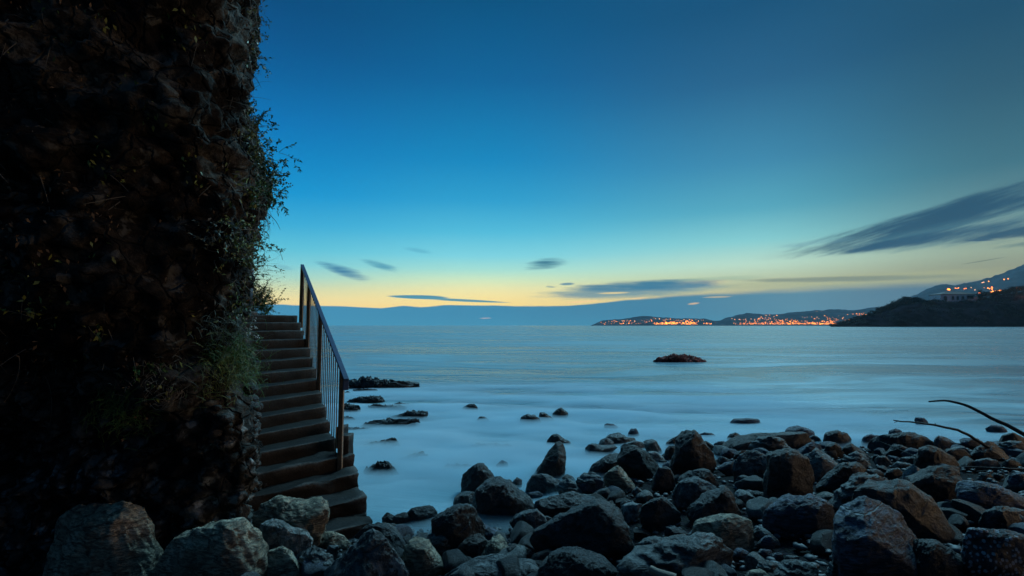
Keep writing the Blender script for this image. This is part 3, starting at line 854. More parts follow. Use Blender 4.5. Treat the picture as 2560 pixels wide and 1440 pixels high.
SG = 'rocks and reefs rising from the misty water'
for v, mt, lb, tx, nm in [
    ('S', 'wet', 'long reef ridge with a peaked left end, farthest from the stairs rail', '60,330 210,265 280,235 320,223 360,250 370,270 430,268 550,300 660,320 780,312 870,345 700,355 400,362 150,350', 'reef_ledge'),
    ('S', 'wet', 'tiny reef lump just behind the stair rail', '75,402 110,388 155,408 110,414', 'reef_ledge'),
    ('S', 'wet', 'thin reef strip with a knobbly right end, second row from the far ridge', '70,484 200,465 330,440 380,428 470,460 515,492 400,506 200,496', 'reef_ledge'),
    ('S', 'wet', 'blackest clump of reef beside the lower rail post', '30,600 60,520 150,503 230,520 262,560 250,615 150,622', 'reef_ledge'),
    ('S', 'wet', 'reef strip right of the blackest clump', '305,545 380,513 450,525 600,540 730,550 785,580 650,578 400,568', 'reef_ledge'),
    ('S', 'wet', 'broad reef patch with a foaming right tip', '470,650 640,630 700,588 800,590 900,590 955,618 900,640 700,646 520,666', 'reef_ledge'),
    ('S', 'wet', 'long thin reef line nearest to the stairs of the upper group', '60,735 190,708 300,725 420,718 500,690 640,675 780,648 865,672 640,722 500,742 200,752', 'reef_ledge'),
    ('S', 'wet', 'low reef with a rounded right end beside the bottom post', '160,960 280,930 400,922 500,890 580,868 660,888 685,918 440,952 200,972', 'reef_ledge'),
    ('S', 'wet', 'foamy reef patch level with the lower steps', '280,1190 380,1110 480,1088 560,1088 600,1170 660,1218 480,1228 350,1228', 'reef_ledge'),
    ('S', 'wet', 'thin slanting reef streak above the foamy patch', '590,1065 740,1030 880,993 935,1010 800,1045 640,1076', 'reef_ledge'),
    ('S', 'wet', 'little broken reef strip between the far ridge and the knobbly strip', '150,384 260,362 400,370 430,388 260,396', 'reef_ledge'),
    ('S', 'wet', 'short reef strip above the foaming tip of the broad reef patch', '560,524 640,503 760,516 820,535 680,545', 'reef_ledge'),
    ('S', 'wet', 'low flat reef just below the long thin reef line', '90,772 200,752 330,758 420,775 180,785', 'reef_ledge'),
    ('S', 'wet', 'faint pale reef streak under the foam in the middle of the bay', '1330,940 1500,908 1700,918 1790,945 1500,955', 'reef_ledge'),
    ('S', 'wet', 'faint reef streak left of the lone dripping boulder', '1060,1148 1180,1118 1330,1128 1380,1148 1200,1160', 'reef_ledge'),
    ('S', 'wet', 'dark reef crumbs touching the rail post under the blackest clump', '20,668 80,640 170,650 200,670 90,682', 'reef_ledge'),
    ('S', 'wet', 'lone low rock farthest out in the middle of the bay mist', '1270,556 1330,525 1380,518 1412,540 1408,578 1300,580', 'sea_rock'),
    ('S', 'wet', 'small pointed rock between the reef and the three rocks', '1410,676 1450,643 1490,655 1545,688 1440,698', 'sea_rock'),
    ('S', 'wet', 'broad dark rock leftmost of three in the mist', '1825,696 1860,650 1920,628 1980,638 2042,670 2045,706 1920,716', 'sea_rock'),
    ('S', 'wet', 'middle rock of three in the mist', '2035,668 2045,610 2100,607 2172,662 2100,690', 'sea_rock'),
    ('S', 'wet', 'highest rock rightmost of three in the mist', '2162,638 2200,590 2250,562 2300,600 2335,645 2250,660', 'sea_rock'),
    ('S', 'wet', 'smooth dark rock in the mist above the tip of the shark fin rock', '2115,900 2160,840 2210,822 2270,870 2345,900 2250,930 2130,925', 'sea_rock'),
    ('S', 'blue', 'small faint dome in the mist right of the lone dripping boulder', '1605,1130 1660,1088 1710,1108 1718,1150 1630,1156', 'sea_rock'),
    ('E', 'grey', 'faint pale stone under the mist left of the shark fin rock', '1200,560 1250,508 1292,528 1296,590 1220,595', 'sea_rock'),
    ('A', 'blue', 'faint low hump alone in the mist above the flat wet boulder', '430,378 500,335 560,343 635,382', 'sea_rock'),
    ('A', 'blue', 'faint little dome in the mist above the pale topped slab', '715,460 750,393 800,393 832,440 790,470', 'sea_rock'),
    ('A', 'blue', 'flat faint bar of rock in the mist beyond the long brown slab', '1790,318 1830,286 2000,283 2090,288 2105,330 1900,335', 'sea_rock'),
    ('A', 'blue', 'low faint streak of rock in the mist right of the tall brown boulder', '1450,455 1530,432 1600,438 1660,470 1550,474', 'sea_rock'),
    ('B', 'blue', 'faint square stone in the water right behind the shorter branch', '1385,385 1398,357 1480,363 1535,415 1420,428', 'sea_rock'),
    ('B', 'blue', 'faint flat stone in the water left of the longer branch', '2130,480 2200,438 2300,448 2365,495 2200,510', 'sea_rock'),
    ('P', 'red', 'reddish reef breaking the surface far out in the bay', '1630,901 1655,888 1680,880 1700,879 1725,886 1745,893 1775,901 1700,905', 'sea_rock'),
]:
    reef = nm == 'reef_ledge' or mt == 'red'
    rock(v, mt, lb, tx, name=nm, cat='reef' if reef else 'sea rock', group=SG, rough=1.2, thick=0.7 if reef else 0.8,
         sink=2.2, facets=2 if reef else 6, jag=0.45 if reef else 0.0)

# filler stones between the boulders: a few base shapes, copied
M['pebble'] = plain('pebble grey', (0.055, 0.055, 0.06), 0.6, 0.6, 0.9, bump=0.5)
stone_meshes = []
for q in range(10):
    V, F = ico(4)
    rng = np.random.default_rng(300 + q)
    L = V * np.array([1.0, rng.uniform(0.6, 0.95), rng.uniform(0.45, 0.8)])
    for z in range(7):
        nn = rng.normal(size=3)
        nn /= np.linalg.norm(nn)
        pr = L @ nn
        L = L - np.maximum(pr - pr.max() * rng.uniform(0.6, 0.85), 0)[:, None] * nn * 0.95
    L = L * (1 + 0.10 * fbm(L * 2, 4, 40 + q)[:, None])
    o = obj('stone', L, F, M[['grey', 'blue', 'pale', 'dark', 'dark', 'strata', 'brown', 'dark', 'blue', 'dark'][q]])
    stone_meshes.append(o)
ZONES = [('small stone in the gaps between the boulders at the left, below the stairs', (-2.6, 0.0), 'stones below the stairs'),
         ('small stone in the dark gaps between the middle boulders', (0.0, 2.4), 'stones between the middle boulders'),
         ('small stone in the gaps between the boulders right of the middle', (2.4, 4.6), 'stones right of the middle'),
         ('small stone in the gaps between the boulders towards the right edge', (4.6, 9.5), 'stones towards the right edge')]
used = set()
cnt = 0
rng = np.random.default_rng(77)
while cnt < 215:
    d = rng.uniform(2.9, 10.5)
    u = rng.uniform(-0.62, 1.0)
    x = u * d
    if d > np.interp(x, SHX, SHY) - 0.1 or x < -2.6 or x > 9.5:
        continue
    zi = [i for i, z in enumerate(ZONES) if z[1][0] <= x <= z[1][1]][0]
    base = stone_meshes[int(rng.integers(10))]
    if base.name not in used:
        used.add(base.name)
        o = base
    else:
        o = base.copy()
        COL.objects.link(o)
    s = (rng.uniform(0.045, 0.11) if cnt % 5 < 2 else rng.uniform(0.10, 0.22)) * (0.8 + d * 0.04)
    o.scale = (s, s * rng.uniform(0.8, 1.2), s)
    o.rotation_euler = (rng.normal() * 0.3, rng.normal() * 0.3, rng.uniform(0, 6.28))
    o.location = (x, d, float(ground(x, d)) + s * 0.2)
    tag(o, ZONES[zi][0], 'stone', ZONES[zi][2])
    cnt += 1

# loose pebbles nobody could count
N = 5600
d = rng.uniform(2.6, 10.8, N)
x = rng.uniform(-0.7, 1.5, N) * d
ok = (d < np.interp(x, SHX, SHY) + 0.1) & (x > -2.9)
d, x = d[ok], x[ok]
V, F = ico(2)
sz = rng.uniform(0.012, 0.042, len(d))
parts = []
for i in range(len(d)):
    q = V * sz[i] * np.array([1.2, rng.uniform(0.7, 1.1), rng.uniform(0.45, 0.8)]) * (1 + 0.12 * rng.normal(size=(len(V), 1)))
    a = rng.uniform(0, 6.28)
    R = np.array([[math.cos(a), -math.sin(a), 0], [math.sin(a), math.cos(a), 0], [0, 0, 1]])
    parts.append((q @ R.T + np.array([x[i], d[i], float(ground(x[i], d[i])) + 0.005]), F))
v, f = join(parts)
tag(obj('pebbles', v, f, M['pebble']), 'loose dark pebbles filling the gaps between the boulders', 'pebbles', kind='stuff')

# ------------------------------------------------------------------ driftwood and bare branches
M['bark'] = plain('dark wet bark', (0.028, 0.02, 0.015), 0.6, 0.4, 20, bump=0.4)
M['wood'] = plain('bleached wood', (0.24, 0.18, 0.13), 0.7, 0.3, 14, bump=0.4)


def stick(name, label, pts, r0, r1, mat, cat='branch', twigs=()):
    P = np.array(pts, float)
    tt = np.linspace(0, len(P) - 1, 40)
    C = np.stack([np.interp(tt, range(len(P)), P[:, i]) for i in range(3)], 1)
    for _ in range(3):
        C[1:-1] = (C[:-2] + 2 * C[1:-1] + C[2:]) / 4
    C += 0.35 * r0 * fbm(C * 9, 2, 4)[:, None]
    v, f = tubes(C[None], r0, 8, r1 / r0)
    pr = [(v, f)]
    for i, dv, L, r in twigs:
        Q = C[i] + np.linspace(0, 1, 6)[:, None] * np.array(dv) * L
        pr.append(tubes(Q[None], r, 5, 0.5))
    v, f = join(pr)
    o = obj(name, v, f, mat, loc=P[0])
    return tag(o, label, cat)


stick('bare_branch', 'longer bare branch rising from the rocks at the right edge, bent at its tip',
      [at(2700, 1165, 5.2), at(2560, 1085, 5.4), at(2490, 1050, 5.5), at(2420, 1015, 5.6), at(2372, 1000, 5.65), at(2322, 1003, 5.7)], 0.024, 0.009, M['bark'],
      twigs=[(36, (-0.9, 0.1, -0.25), 0.03, 0.006)])
stick('bare_branch', 'shorter bare branch arching up left from the prickly boulder',
      [at(2470, 1118, 7.0), at(2430, 1092, 7.0), at(2385, 1072, 7.0), at(2330, 1061, 7.0), at(2280, 1055, 7.0), at(2234, 1051, 7.0)], 0.022, 0.008, M['bark'],
      twigs=[(37, (-0.9, 0.1, -0.4), 0.06, 0.006), (22, (-0.3, 0.1, 0.9), 0.03, 0.008)])
stick('twig', 'thin straight twig lying level above the crusty ledge at the right edge',
      [at(2640, 1176, 5.0), at(2520, 1172, 5.0), at(2395, 1167, 5.1)], 0.012, 0.006, M['brown'])
stick('twig', 'thin twig slanting across the front of the big dark mound',
      [at(2290, 1142, 7.2), at(2240, 1120, 7.4), at(2190, 1100, 7.6)], 0.008, 0.004, M['brown'])
stick('driftwood', 'short bleached stick poking out under the wrinkled slab at the bottom',
      [at(1690, 1446, 2.72), at(1655, 1432, 2.75), at(1626, 1421, 2.78)], 0.028, 0.02, M['wood'], 'driftwood')

# ------------------------------------------------------------------ mist lying on the water near the shore
mx = np.concatenate([np.linspace(-9, 16, 100), np.linspace(17, 41, 40)])
my = np.linspace(5.5, 28, 120)
gx, gy = np.meshgrid(mx, my, indexing='ij')
top = 0.105 + 0.16 * fbm(np.stack([gx * 0.4, gy * 0.9, gx * 0 + 2], -1), 3, 21) + 0.02 * fbm(np.stack([gx * 1.2, gy * 2.0, gx * 0], -1), 2, 22)
fade = np.clip((27 - gy) / 15, 0, 1) * np.clip((15 - gx) / 11, 0, 1) * np.clip((gx + 8.5) / 3, 0, 1)
fade = fade * fade * (3 - 2 * fade)
top = np.maximum(top * fade, 0.0) - 0.012
low = np.full_like(top, -0.35)
nu, nv = gx.shape
Vt = np.stack([gx, gy, top], -1).reshape(-1, 3)
Vb = np.stack([gx, gy, low], -1).reshape(-1, 3)
Ft = grid_faces(nu, nv)
Fb = Ft[:, ::-1] + nu * nv
idx = np.arange(nu * nv).reshape(nu, nv)
rim = np.concatenate([idx[:, 0], idx[-1, 1:], idx[::-1, -1][1:], idx[0, ::-1][1:]])
Fs = np.stack([rim[:-1], rim[:-1] + nu * nv, rim[1:] + nu * nv, rim[1:]], -1)
mm = bpy.data.materials.new('sea mist')
mm.use_nodes = True
mm.node_tree.nodes.remove(mm.node_tree.nodes['Principled BSDF'])
pv = mm.node_tree.nodes.new('ShaderNodeVolumePrincipled')
pv.inputs['Color'].default_value = (0.76, 0.92, 0.98, 1)
pv.inputs['Density'].default_value = 4.2
pv.inputs['Anisotropy'].default_value = 0.0
mm.node_tree.links.new(pv.outputs[0], mm.node_tree.nodes['Material Output'].inputs['Volume'])
mist = obj('sea_mist', np.concatenate([Vt, Vb]), np.concatenate([Ft, Fb, Fs]), mm)
tag(mist, 'thin pale mist of blurred surf lying on the water along the shore', 'mist', kind='stuff')

# ------------------------------------------------------------------ cliff
CPATH = np.array([(-16, 1), (-10, 3.6), (-7.0, 4.6), (-5.3, 4.95), (-4.2, 5.0), (-3.45, 5.15), (-2.98, 5.5), (-2.98, 6.0), (-3.25, 6.6), (-3.75, 7.6),
                  (-4.25, 8.6), (-4.85, 9.7), (-5.45, 10.75), (-6.1, 11.4), (-7.6, 12.3), (-10.5, 13.2), (-16, 14)], float)
seg = np.linalg.norm(np.diff(CPATH, axis=0), axis=1)
cum = np.concatenate([[0], np.cumsum(seg)])
s_in0, s_in1 = cum[2], cum[13]
sv = np.concatenate([np.linspace(0, s_in0, 14)[:-1], np.linspace(s_in0, s_in1, 330), np.linspace(s_in1, cum[-1], 16)[1:]])
PX = np.interp(sv, cum, CPATH[:, 0])
PY = np.interp(sv, cum, CPATH[:, 1])
for _ in range(10):
    PX[1:-1] = (PX[:-2] + 2 * PX[1:-1] + PX[2:]) / 4
    PY[1:-1] = (PY[:-2] + 2 * PY[1:-1] + PY[2:]) / 4
hv = np.concatenate([np.linspace(-0.4, 9.5, 270), np.linspace(9.8, 14, 12)])
# profile of the leaning face, as seen along the stairs: (photo x, photo y)
PROF = [(668, -260), (652, -100), (648, 0), (646, 100), (638, 200), (630, 280), (652, 330), (676, 400), (692, 480), (674, 540), (656, 600), (644, 660), (622, 700), (610, 735),
        (607, 790), (617, 850), (628, 900), (638, 960), (646, 1050), (650, 1150), (646, 1250), (640, 1350), (640, 1500)]
pw = np.array([ray(*q)[1] for q in PROF])
pu = np.array([ray(q[0] - (28 if q[1] < 1000 else 15), q[1])[0] for q in PROF])
oo = np.argsort(pw)
pw, pu = pw[oo], pu[oo]
S_, H_ = np.meshgrid(sv, hv, indexing='ij')
X0 = np.repeat(PX[:, None], len(hv), 1)
Y0 = np.repeat(PY[:, None], len(hv), 1)
dd = np.maximum(Y0, 5.4)
ut = np.interp((H_ - EYE) / dd, pw, pu)
ut = ut - 0.016 * ((dd - 7.3) / 3.4) ** 2
wgt = np.clip((S_ - cum[4]) / (cum[7] - cum[4]), 0, 1) * np.clip((cum[14] - S_) / (cum[14] - cum[12]), 0, 1)
wgt = wgt * wgt * (3 - 2 * wgt)
Xt = ut * dd
Xn = X0 + wgt * (Xt - X0)
# left part: undercut at the foot, bulging overhang above
over = 0.55 * np.clip((H_ - 1.2) / 3.0, 0, 1) - 0.35 * np.exp(-((H_ - 0.9) / 0.7) ** 2)
Yn = Y0 - (1 - wgt) * over * (Y0 > 2)
lean = np.clip(H_ - 9.5, 0, None)
Xn = Xn - lean * 0.9
base_ = np.stack([Xn, Yn, H_], -1)


def grid_normals(G):
    a = np.gradient(G, axis=0)
    b = np.gradient(G, axis=1)
    n = np.cross(a, b)
    n /= np.linalg.norm(n, axis=-1, keepdims=True) + 1e-9
    return n


CN = grid_normals(base_)
if CN[180, 100, 1] > 0:
    CN = -CN
amp = 1.25 - 0.5 * wgt
low = np.clip((1.9 - H_) / 0.8, 0, 1)
disp = amp * (0.20 * fbm(base_ * 0.75, 3, 61) + 0.10 * fbm(base_ * 2.2, 3, 62, 0.55, True)) + 0.055 * fbm(base_ * 5.5, 3, 63, 0.6) \
    + 0.03 * fbm(base_ * 13.0, 3, 64, 0.6, True) + low * 0.05 * fbm(base_ * 7.0, 3, 65, 0.6, True)
q_ = fbm(base_ * np.array([1.5, 1.5, 2.2]) + 0.6 * fbm(base_ * 2.5, 2, 66)[..., None], 3, 67) * 3.4
fr_ = q_ - np.floor(q_)
disp = disp + (1 - 0.35 * wgt) * 0.10 * (np.floor(q_) + np.clip((fr_ - 0.72) / 0.28, 0, 1))
q_ = fbm(base_ * np.array([4.0, 4.0, 6.0]), 3, 68) * 3.0
fr_ = q_ - np.floor(q_)
disp = disp + 0.035 * (np.floor(q_) + np.clip((fr_ - 0.7) / 0.3, 0, 1))
CG = base_ + CN * disp[..., None]
CN = grid_normals(CG)
if CN[180, 100, 1] > 0:
    CN = -CN
m, n, p = material('overgrown cliff rock')
t = n.node('ShaderNodeTexCoord')
co = t.outputs['Object']
f1 = n.noise(co, 1.1, 4.0, 0.6)
f2 = n.noise(co, 9.0, 6.0, 0.7)
vo = n.node('ShaderNodeTexVoronoi', feature='F1')
n.put(vo.inputs['Vector'], n.mix(0.12, co, f2))
vo.inputs['Scale'].default_value = 9.0
sp = n.node('ShaderNodeSeparateXYZ')
n.put(sp.inputs[0], co)
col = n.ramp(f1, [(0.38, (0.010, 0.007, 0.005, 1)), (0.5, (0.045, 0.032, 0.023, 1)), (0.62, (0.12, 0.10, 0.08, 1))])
bw = n.node('ShaderNodeRGBToBW')
n.put(bw.inputs[0], vo.outputs['Color'])
stone = n.ramp(bw.outputs[0], [(0.2, (0.07, 0.07, 0.07, 1)), (0.5, (0.22, 0.215, 0.21, 1)), (0.8, (0.48, 0.47, 0.46, 1))])
stone = n.mix(n.sstep(vo.outputs['Distance'], 0.25, 0.6), stone, (0.03, 0.027, 0.025, 1))
cong = n.m('MULTIPLY', n.sstep(sp.outputs[2], 2.1, 1.1), n.sstep(f1, 0.36, 0.56))
col = n.mix(cong, col, stone)
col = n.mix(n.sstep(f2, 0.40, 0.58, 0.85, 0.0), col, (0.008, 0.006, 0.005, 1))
ck = n.node('ShaderNodeTexVoronoi', feature='DISTANCE_TO_EDGE')
n.put(ck.inputs['Vector'], n.mix(0.2, co, n.noise(co, 3.0, 3.0)))
ck.inputs['Scale'].default_value = 4.5
crk = n.sstep(ck.outputs['Distance'], 0.0, 0.07)
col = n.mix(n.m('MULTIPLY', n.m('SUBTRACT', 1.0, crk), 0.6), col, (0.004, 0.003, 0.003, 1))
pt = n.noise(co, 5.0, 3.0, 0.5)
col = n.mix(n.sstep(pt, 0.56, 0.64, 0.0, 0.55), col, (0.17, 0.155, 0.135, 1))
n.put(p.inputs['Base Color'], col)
p.inputs['Roughness'].default_value = 0.9
p.inputs['Specular IOR Level'].default_value = 0.2
b = n.node('ShaderNodeBump')
b.inputs['Strength'].default_value = 1.0
b.inputs['Distance'].default_value = 0.06
n.put(b.inputs['Height'], n.m('ADD', f2, n.m('ADD', crk, n.m('MULTIPLY', n.noise(co, 40.0, 4.0, 0.7), 0.3))))
n.put(p.inputs['Normal'], b.outputs[0])
M['cliff'] = m
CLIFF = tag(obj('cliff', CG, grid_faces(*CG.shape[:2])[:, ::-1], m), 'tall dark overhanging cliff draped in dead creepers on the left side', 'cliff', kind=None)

si0 = int(np.searchsorted(sv, cum[3]))
si1 = int(np.searchsorted(sv, cum[12]))


def csample(N, rng, smin=None, smax=None, hmin=0.3, hmax=7.5, dens=None):
    """random points and normals of the cliff face"""
    a = si0 if smin is None else int(np.searchsorted(sv, smin))
    b = si1 if smax is None else int(np.searchsorted(sv, smax))
    i = rng.uniform(a, b - 1, N)
    j = np.interp(rng.uniform(hmin, hmax, N), hv, np.arange(len(hv)))
    i0, j0 = i.astype(int), j.astype(int)
    fi, fj = (i - i0)[:, None], (j - j0)[:, None]
    P = CG[i0, j0] * (1 - fi) * (1 - fj) + CG[i0 + 1, j0] * fi * (1 - fj) + CG[i0, j0 + 1] * (1 - fi) * fj + CG[i0 + 1, j0 + 1] * fi * fj
    return P, CN[i0, j0]


def chit(px, py):
    """point of the cliff face met by a sight line"""
    u, w = ray(px, py)
    G = CG[si0 - 40:si1 + 8, :272]
    du = np.abs(G[..., 0] / G[..., 1] - u) + np.abs((G[..., 2] - EYE) / G[..., 1] - w)
    du = du + 0.004 * G[..., 1]
    k = int(np.argmin(du))
    a, c = np.unravel_index(k, du.shape)
    return G[a, c], CN[si0 - 40 + a, c]


def strands_from(P, D, length, rng, n=6, curl=0.5, grav=0.4):
    S = len(P)
    L = np.broadcast_to(np.asarray(length, float).reshape(-1, 1), (S, 1))
    D = D / (np.linalg.norm(D, axis=1, keepdims=True) + 1e-9)
    out = np.zeros((S, n, 3))
    out[:, 0] = P
    side = rng.normal(size=(S, 3)) * curl
    for k in range(1, n):
        D = D + (side + np.array([0, 0, -grav]) + rng.normal(size=(S, 3)) * curl * 0.6) / n
        D = D / (np.linalg.norm(D, axis=1, keepdims=True) + 1e-9)
        out[:, k] = out[:, k - 1] + D * L / (n - 1)
    return out


M['twig'] = plain('dead grey brown twigs', (0.15, 0.12, 0.092), 0.85, 0.5, 3.0)
M['vine'] = plain('pale dead vine', (0.24, 0.20, 0.16), 0.8, 0.4, 8.0)
M['leaf_dark'] = plain('dark evergreen leaves', (0.045, 0.075, 0.022), 0.5, 0.6, 5.0)
M['leaf_olive'] = plain('yellow green leaves', (0.17, 0.18, 0.035), 0.55, 0.5, 4.0)
M['leaf_green'] = plain('fresh green grass', (0.06, 0.13, 0.022), 0.55, 0.5, 3.0)
M['leaf_red'] = plain('reddish twig leaves', (0.12, 0.035, 0.025), 0.6, 0.5, 5.0)
M['leaf_grey'] = plain('grey green leaves', (0.10, 0.12, 0.095), 0.6, 0.5, 5.0)
M['flower'] = plain('small white flowers', (0.6, 0.6, 0.58), 0.6, 0.1, 5.0)

rng = np.random.default_rng(5)
P, Nn = csample(2200, rng, hmin=1.9, hmax=7.9)
keep = fbm(P * 1.1, 3, 81) + 0.22 * (P[:, 1] > 5.2) > 0.05
P, Nn = P[keep], Nn[keep]
D = Nn * 0.6 + np.array([0.1, 0, -0.55]) + rng.normal(size=P.shape) * 0.5
st = strands_from(P - Nn * 0.01, D, rng.uniform(0.12, 0.5, len(P)), rng, 7, 0.6, 0.7)
v, f = tubes(st, rng.uniform(0.003, 0.0075, len(P)), 3, 0.35)
tag(obj('dry_creepers', v, f, M['twig']), 'mat of dead grey brown creepers and twigs covering the cliff face', 'creepers', kind='stuff')
M['leaf_dead'] = plain('dead brown leaves', (0.12, 0.072, 0.042), 0.8, 0.6, 4.0)


def leaf_mat(name, label, n_, seed, mat, size, **kw):
    rng = np.random.default_rng(seed)
    P, Nn = csample(n_, rng, **kw)
    keep = fbm(P * 1.2, 3, seed + 40) > -0.05
    P, Nn = P[keep], Nn[keep]
    k = 22
    C = np.repeat(P, k, 0) + rng.normal(size=(len(P) * k, 3)) * np.array([0.07, 0.07, 0.09])
    Nr = np.repeat(Nn, k, 0)
    C = C + Nr * rng.uniform(0.0, 0.07, (len(C), 1))
    v, f = leaf_quads(C, Nr * 0.7 + np.array([0, 0, -0.4]) + rng.normal(size=C.shape) * 0.6, rng.uniform(0.5, 1.2, len(C)) * size, 0.5, rng)
    tag(obj(name, v, f, mat), label, 'leaves', kind='stuff')


leaf_mat('dead_leaves', 'brown dead leaves caught in the creepers all over the cliff face', 620, 111, M['leaf_dead'], 0.05, hmin=1.7, hmax=8.2)
leaf_mat('creeper_leaves', 'olive creeper leaves scattered in clumps over the cliff face', 260, 112, M['leaf_olive'], 0.055, hmin=1.5, hmax=7.5)
leaf_mat('edge_leaves', 'dark leaves forming the ragged skyline of the cliff edge', 330, 113, M['leaf_dark'], 0.075, smin=cum[8] - 0.2, smax=cum[12], hmin=3.0, hmax=8.6)
leaf_mat('ground_ivy', 'small green ivy leaves on the lower cliff beside the stairs', 120, 114, M['leaf_green'], 0.045, smin=cum[5], smax=cum[10], hmin=1.5, hmax=2.9)
# stones bedded in the conglomerate of the cliff foot
rng = np.random.default_rng(115)
P, Nn = csample(1100, rng, hmin=0.1, hmax=1.9)
keep = fbm(P * 1.4, 2, 77) > 0.0
P, Nn = P[keep], Nn[keep]
V2, F2 = ico(3)
parts = []
for q, nq in zip(P, Nn):
    r = rng.uniform(0.13, 0.30) ** 2
    sc = r * np.array([rng.uniform(0.7, 1.3), rng.uniform(0.7, 1.3), rng.uniform(0.6, 1.0)])
    parts.append((V2 * sc * (1 + 0.14 * rng.normal(size=(len(V2), 1)) * 0.5) + q - nq * r * 0.5, F2))
v, f = join(parts)
tag(obj('embedded_stones', v, f, M['brown'], CLIFF), kind='stuff')


def plant(name, label, base, spread, nst, length, nleaf, lsize, lmat, smat=None, width=0.4, up=(0.6, -0.3, 0.3), grav=0.2, curl=0.6, r=0.003, tips=0, tipmat=None, cat='bush', seed=1, spread_base=0.06):
    """a rooted plant: bundle of stems with leaves spread along them"""
    rng = np.random.default_rng(seed)
    root = empty(name, base)
    tag(root, label, cat)
    B = np.array(base) + rng.normal(size=(nst, 3)) * spread_base
    D = np.array(up) + rng.normal(size=(nst, 3)) * spread
    st = strands_from(B, D, rng.uniform(0.45, 1.0, nst) * length, rng, 8, curl, grav)
    v, f = tubes(st, r, 3, 0.4)
    obj('stem_sprays', v, f, smat or M['twig'], root, loc=base)
    if nleaf:
        a = rng.integers(0, nst, nleaf)
        tt = rng.uniform(0.25, 1.0, nleaf) ** 0.7 * 6.99
        k = tt.astype(int)
        fr = (tt - k)[:, None]
        C = st[a, k] * (1 - fr) + st[a, k + 1] * fr
        Dn = st[a, k + 1] - st[a, k]
        Dn = Dn / (np.linalg.norm(Dn, axis=1, keepdims=True) + 1e-9) + rng.normal(size=C.shape) * 0.7
        v, f = leaf_quads(C, Dn, rng.uniform(0.6, 1.2, nleaf) * lsize, width, rng)
        obj('foliage', v, f, lmat, root, loc=base)
    if tips:
        parts = []
        ic, fc = ico(2)
        for i in range(tips):
            e = st[i % nst, -1 - (i // nst) % 3]
            for q in range(4):
                parts.append((ic * rng.uniform(0.006, 0.011) + e + rng.normal(size=3) * 0.014, fc))
        v, f = join(parts)
        obj('seed_clumps', v, f, tipmat or lmat, root, loc=base)
    return root


def onface(px, py, off=0.03):
    q, nq = chit(px, py)
    return q + nq * off


plant('bush', 'dense dark evergreen bush bulging from the cliff edge against the sky', onface(632, 420), 0.5, 120, 0.30, 2200, 0.045, M['leaf_dark'], up=(0.55, -0.2, 0.25), seed=2, spread_base=0.14, width=0.38)
plant('bush', 'yellow green patch of leaves in front of the dark evergreen bush', onface(628, 375), 0.6, 60, 0.26, 750, 0.04, M['leaf_olive'], up=(0.4, -0.5, 0.2), seed=3, spread_base=0.10)
plant('bush', 'dark green leafy shoots at the top of the cliff edge bulge', onface(628, 318), 0.5, 40, 0.34, 420, 0.045, M['leaf_dark'], up=(0.5, -0.1, 0.5), seed=4, spread_base=0.08)
plant('bush', 'green leaves along the lower half of the cliff edge bulge', onface(655, 470), 0.55, 70, 0.26, 900, 0.04, M['leaf_green'], up=(0.5, -0.3, -0.1), seed=5, spread_base=0.12)
plant('flowering_sprig', 'spray of thin stems with round seed heads reaching out over the sky', onface(672, 450), 0.42, 18, 0.32, 60, 0.022, M['leaf_dark'], up=(0.9, -0.1, 0.15), grav=0.35, seed=6, tips=34, r=0.0018, cat='sprig')
plant('flowering_sprig', 'small sprig with seed heads above the spray at the bulge', onface(668, 405), 0.3, 7, 0.22, 24, 0.022, M['leaf_dark'], up=(0.9, -0.1, 0.3), seed=7, tips=14, r=0.0016, cat='sprig')
plant('hanging_sprig', 'topmost hanging sprig with small leaves at the cliff edge', onface(642, 28), 0.4, 9, 0.26, 70, 0.028, M['leaf_dark'], up=(0.9, -0.1, -0.1), grav=0.6, seed=8, tips=6, r=0.0016, cat='sprig')
plant('hanging_sprig', 'drooping sprig of thin curved twigs second from the top of the cliff edge', onface(640, 78), 0.4, 10, 0.3, 80, 0.024, M['leaf_dark'], up=(0.9, -0.1, 0.0), grav=0.7, seed=9, tips=8, r=0.0016, cat='sprig')
plant('hanging_sprig', 'leafy bush sprig hanging at the cliff edge above the evergreen bush', onface(632, 150), 0.5, 22, 0.3, 260, 0.035, M['leaf_dark'], up=(0.8, -0.1, 0.0), grav=0.5, seed=10, tips=6, r=0.002, cat='sprig')
plant('hanging_sprig', 'thin trailing twigs hanging straight down below the bulge', onface(664, 520), 0.15, 22, 0.55, 90, 0.022, M['leaf_dark'], up=(0.12, -0.1, -0.9), grav=0.8, curl=0.25, seed=11, r=0.0015, cat='sprig')
plant('twiggy_shrub', 'bare fine twigged shrub fanning out from the cliff edge over the sky', onface(640, 668), 0.55, 95, 0.36, 120, 0.02, M['leaf_olive'], up=(0.8, -0.1, 0.25), seed=12, r=0.0014, curl=0.8, cat='shrub', spread_base=0.09)
plant('bush', 'yellow green bush under the bare twigged shrub', onface(618, 650), 0.6, 60, 0.24, 700, 0.035, M['leaf_olive'], up=(0.3, -0.6, 0.2), seed=13, spread_base=0.12)
plant('bush', 'pale leafed rosette plant in the middle of the cliff face', onface(545, 600), 0.7, 50, 0.2, 420, 0.045, M['leaf_grey'], up=(0.2, -0.7, 0.3), seed=14, spread_base=0.08)
plant('bush', 'olive bush on the cliff face right of the pale rosette plant', onface(592, 610), 0.6, 60, 0.24, 650, 0.04, M['leaf_olive'], up=(0.3, -0.6, 0.2), seed=15, spread_base=0.12)
plant('bush', 'round bush with reddish twigs on the landing at the top of the stairs', at(628, 778, 11.9), 0.55, 160, 0.72, 4200, 0.06, M['leaf_green'], smat=M['leaf_red'], up=(0.3, -0.2, 0.75), grav=0.1, seed=16, spread_base=0.12)
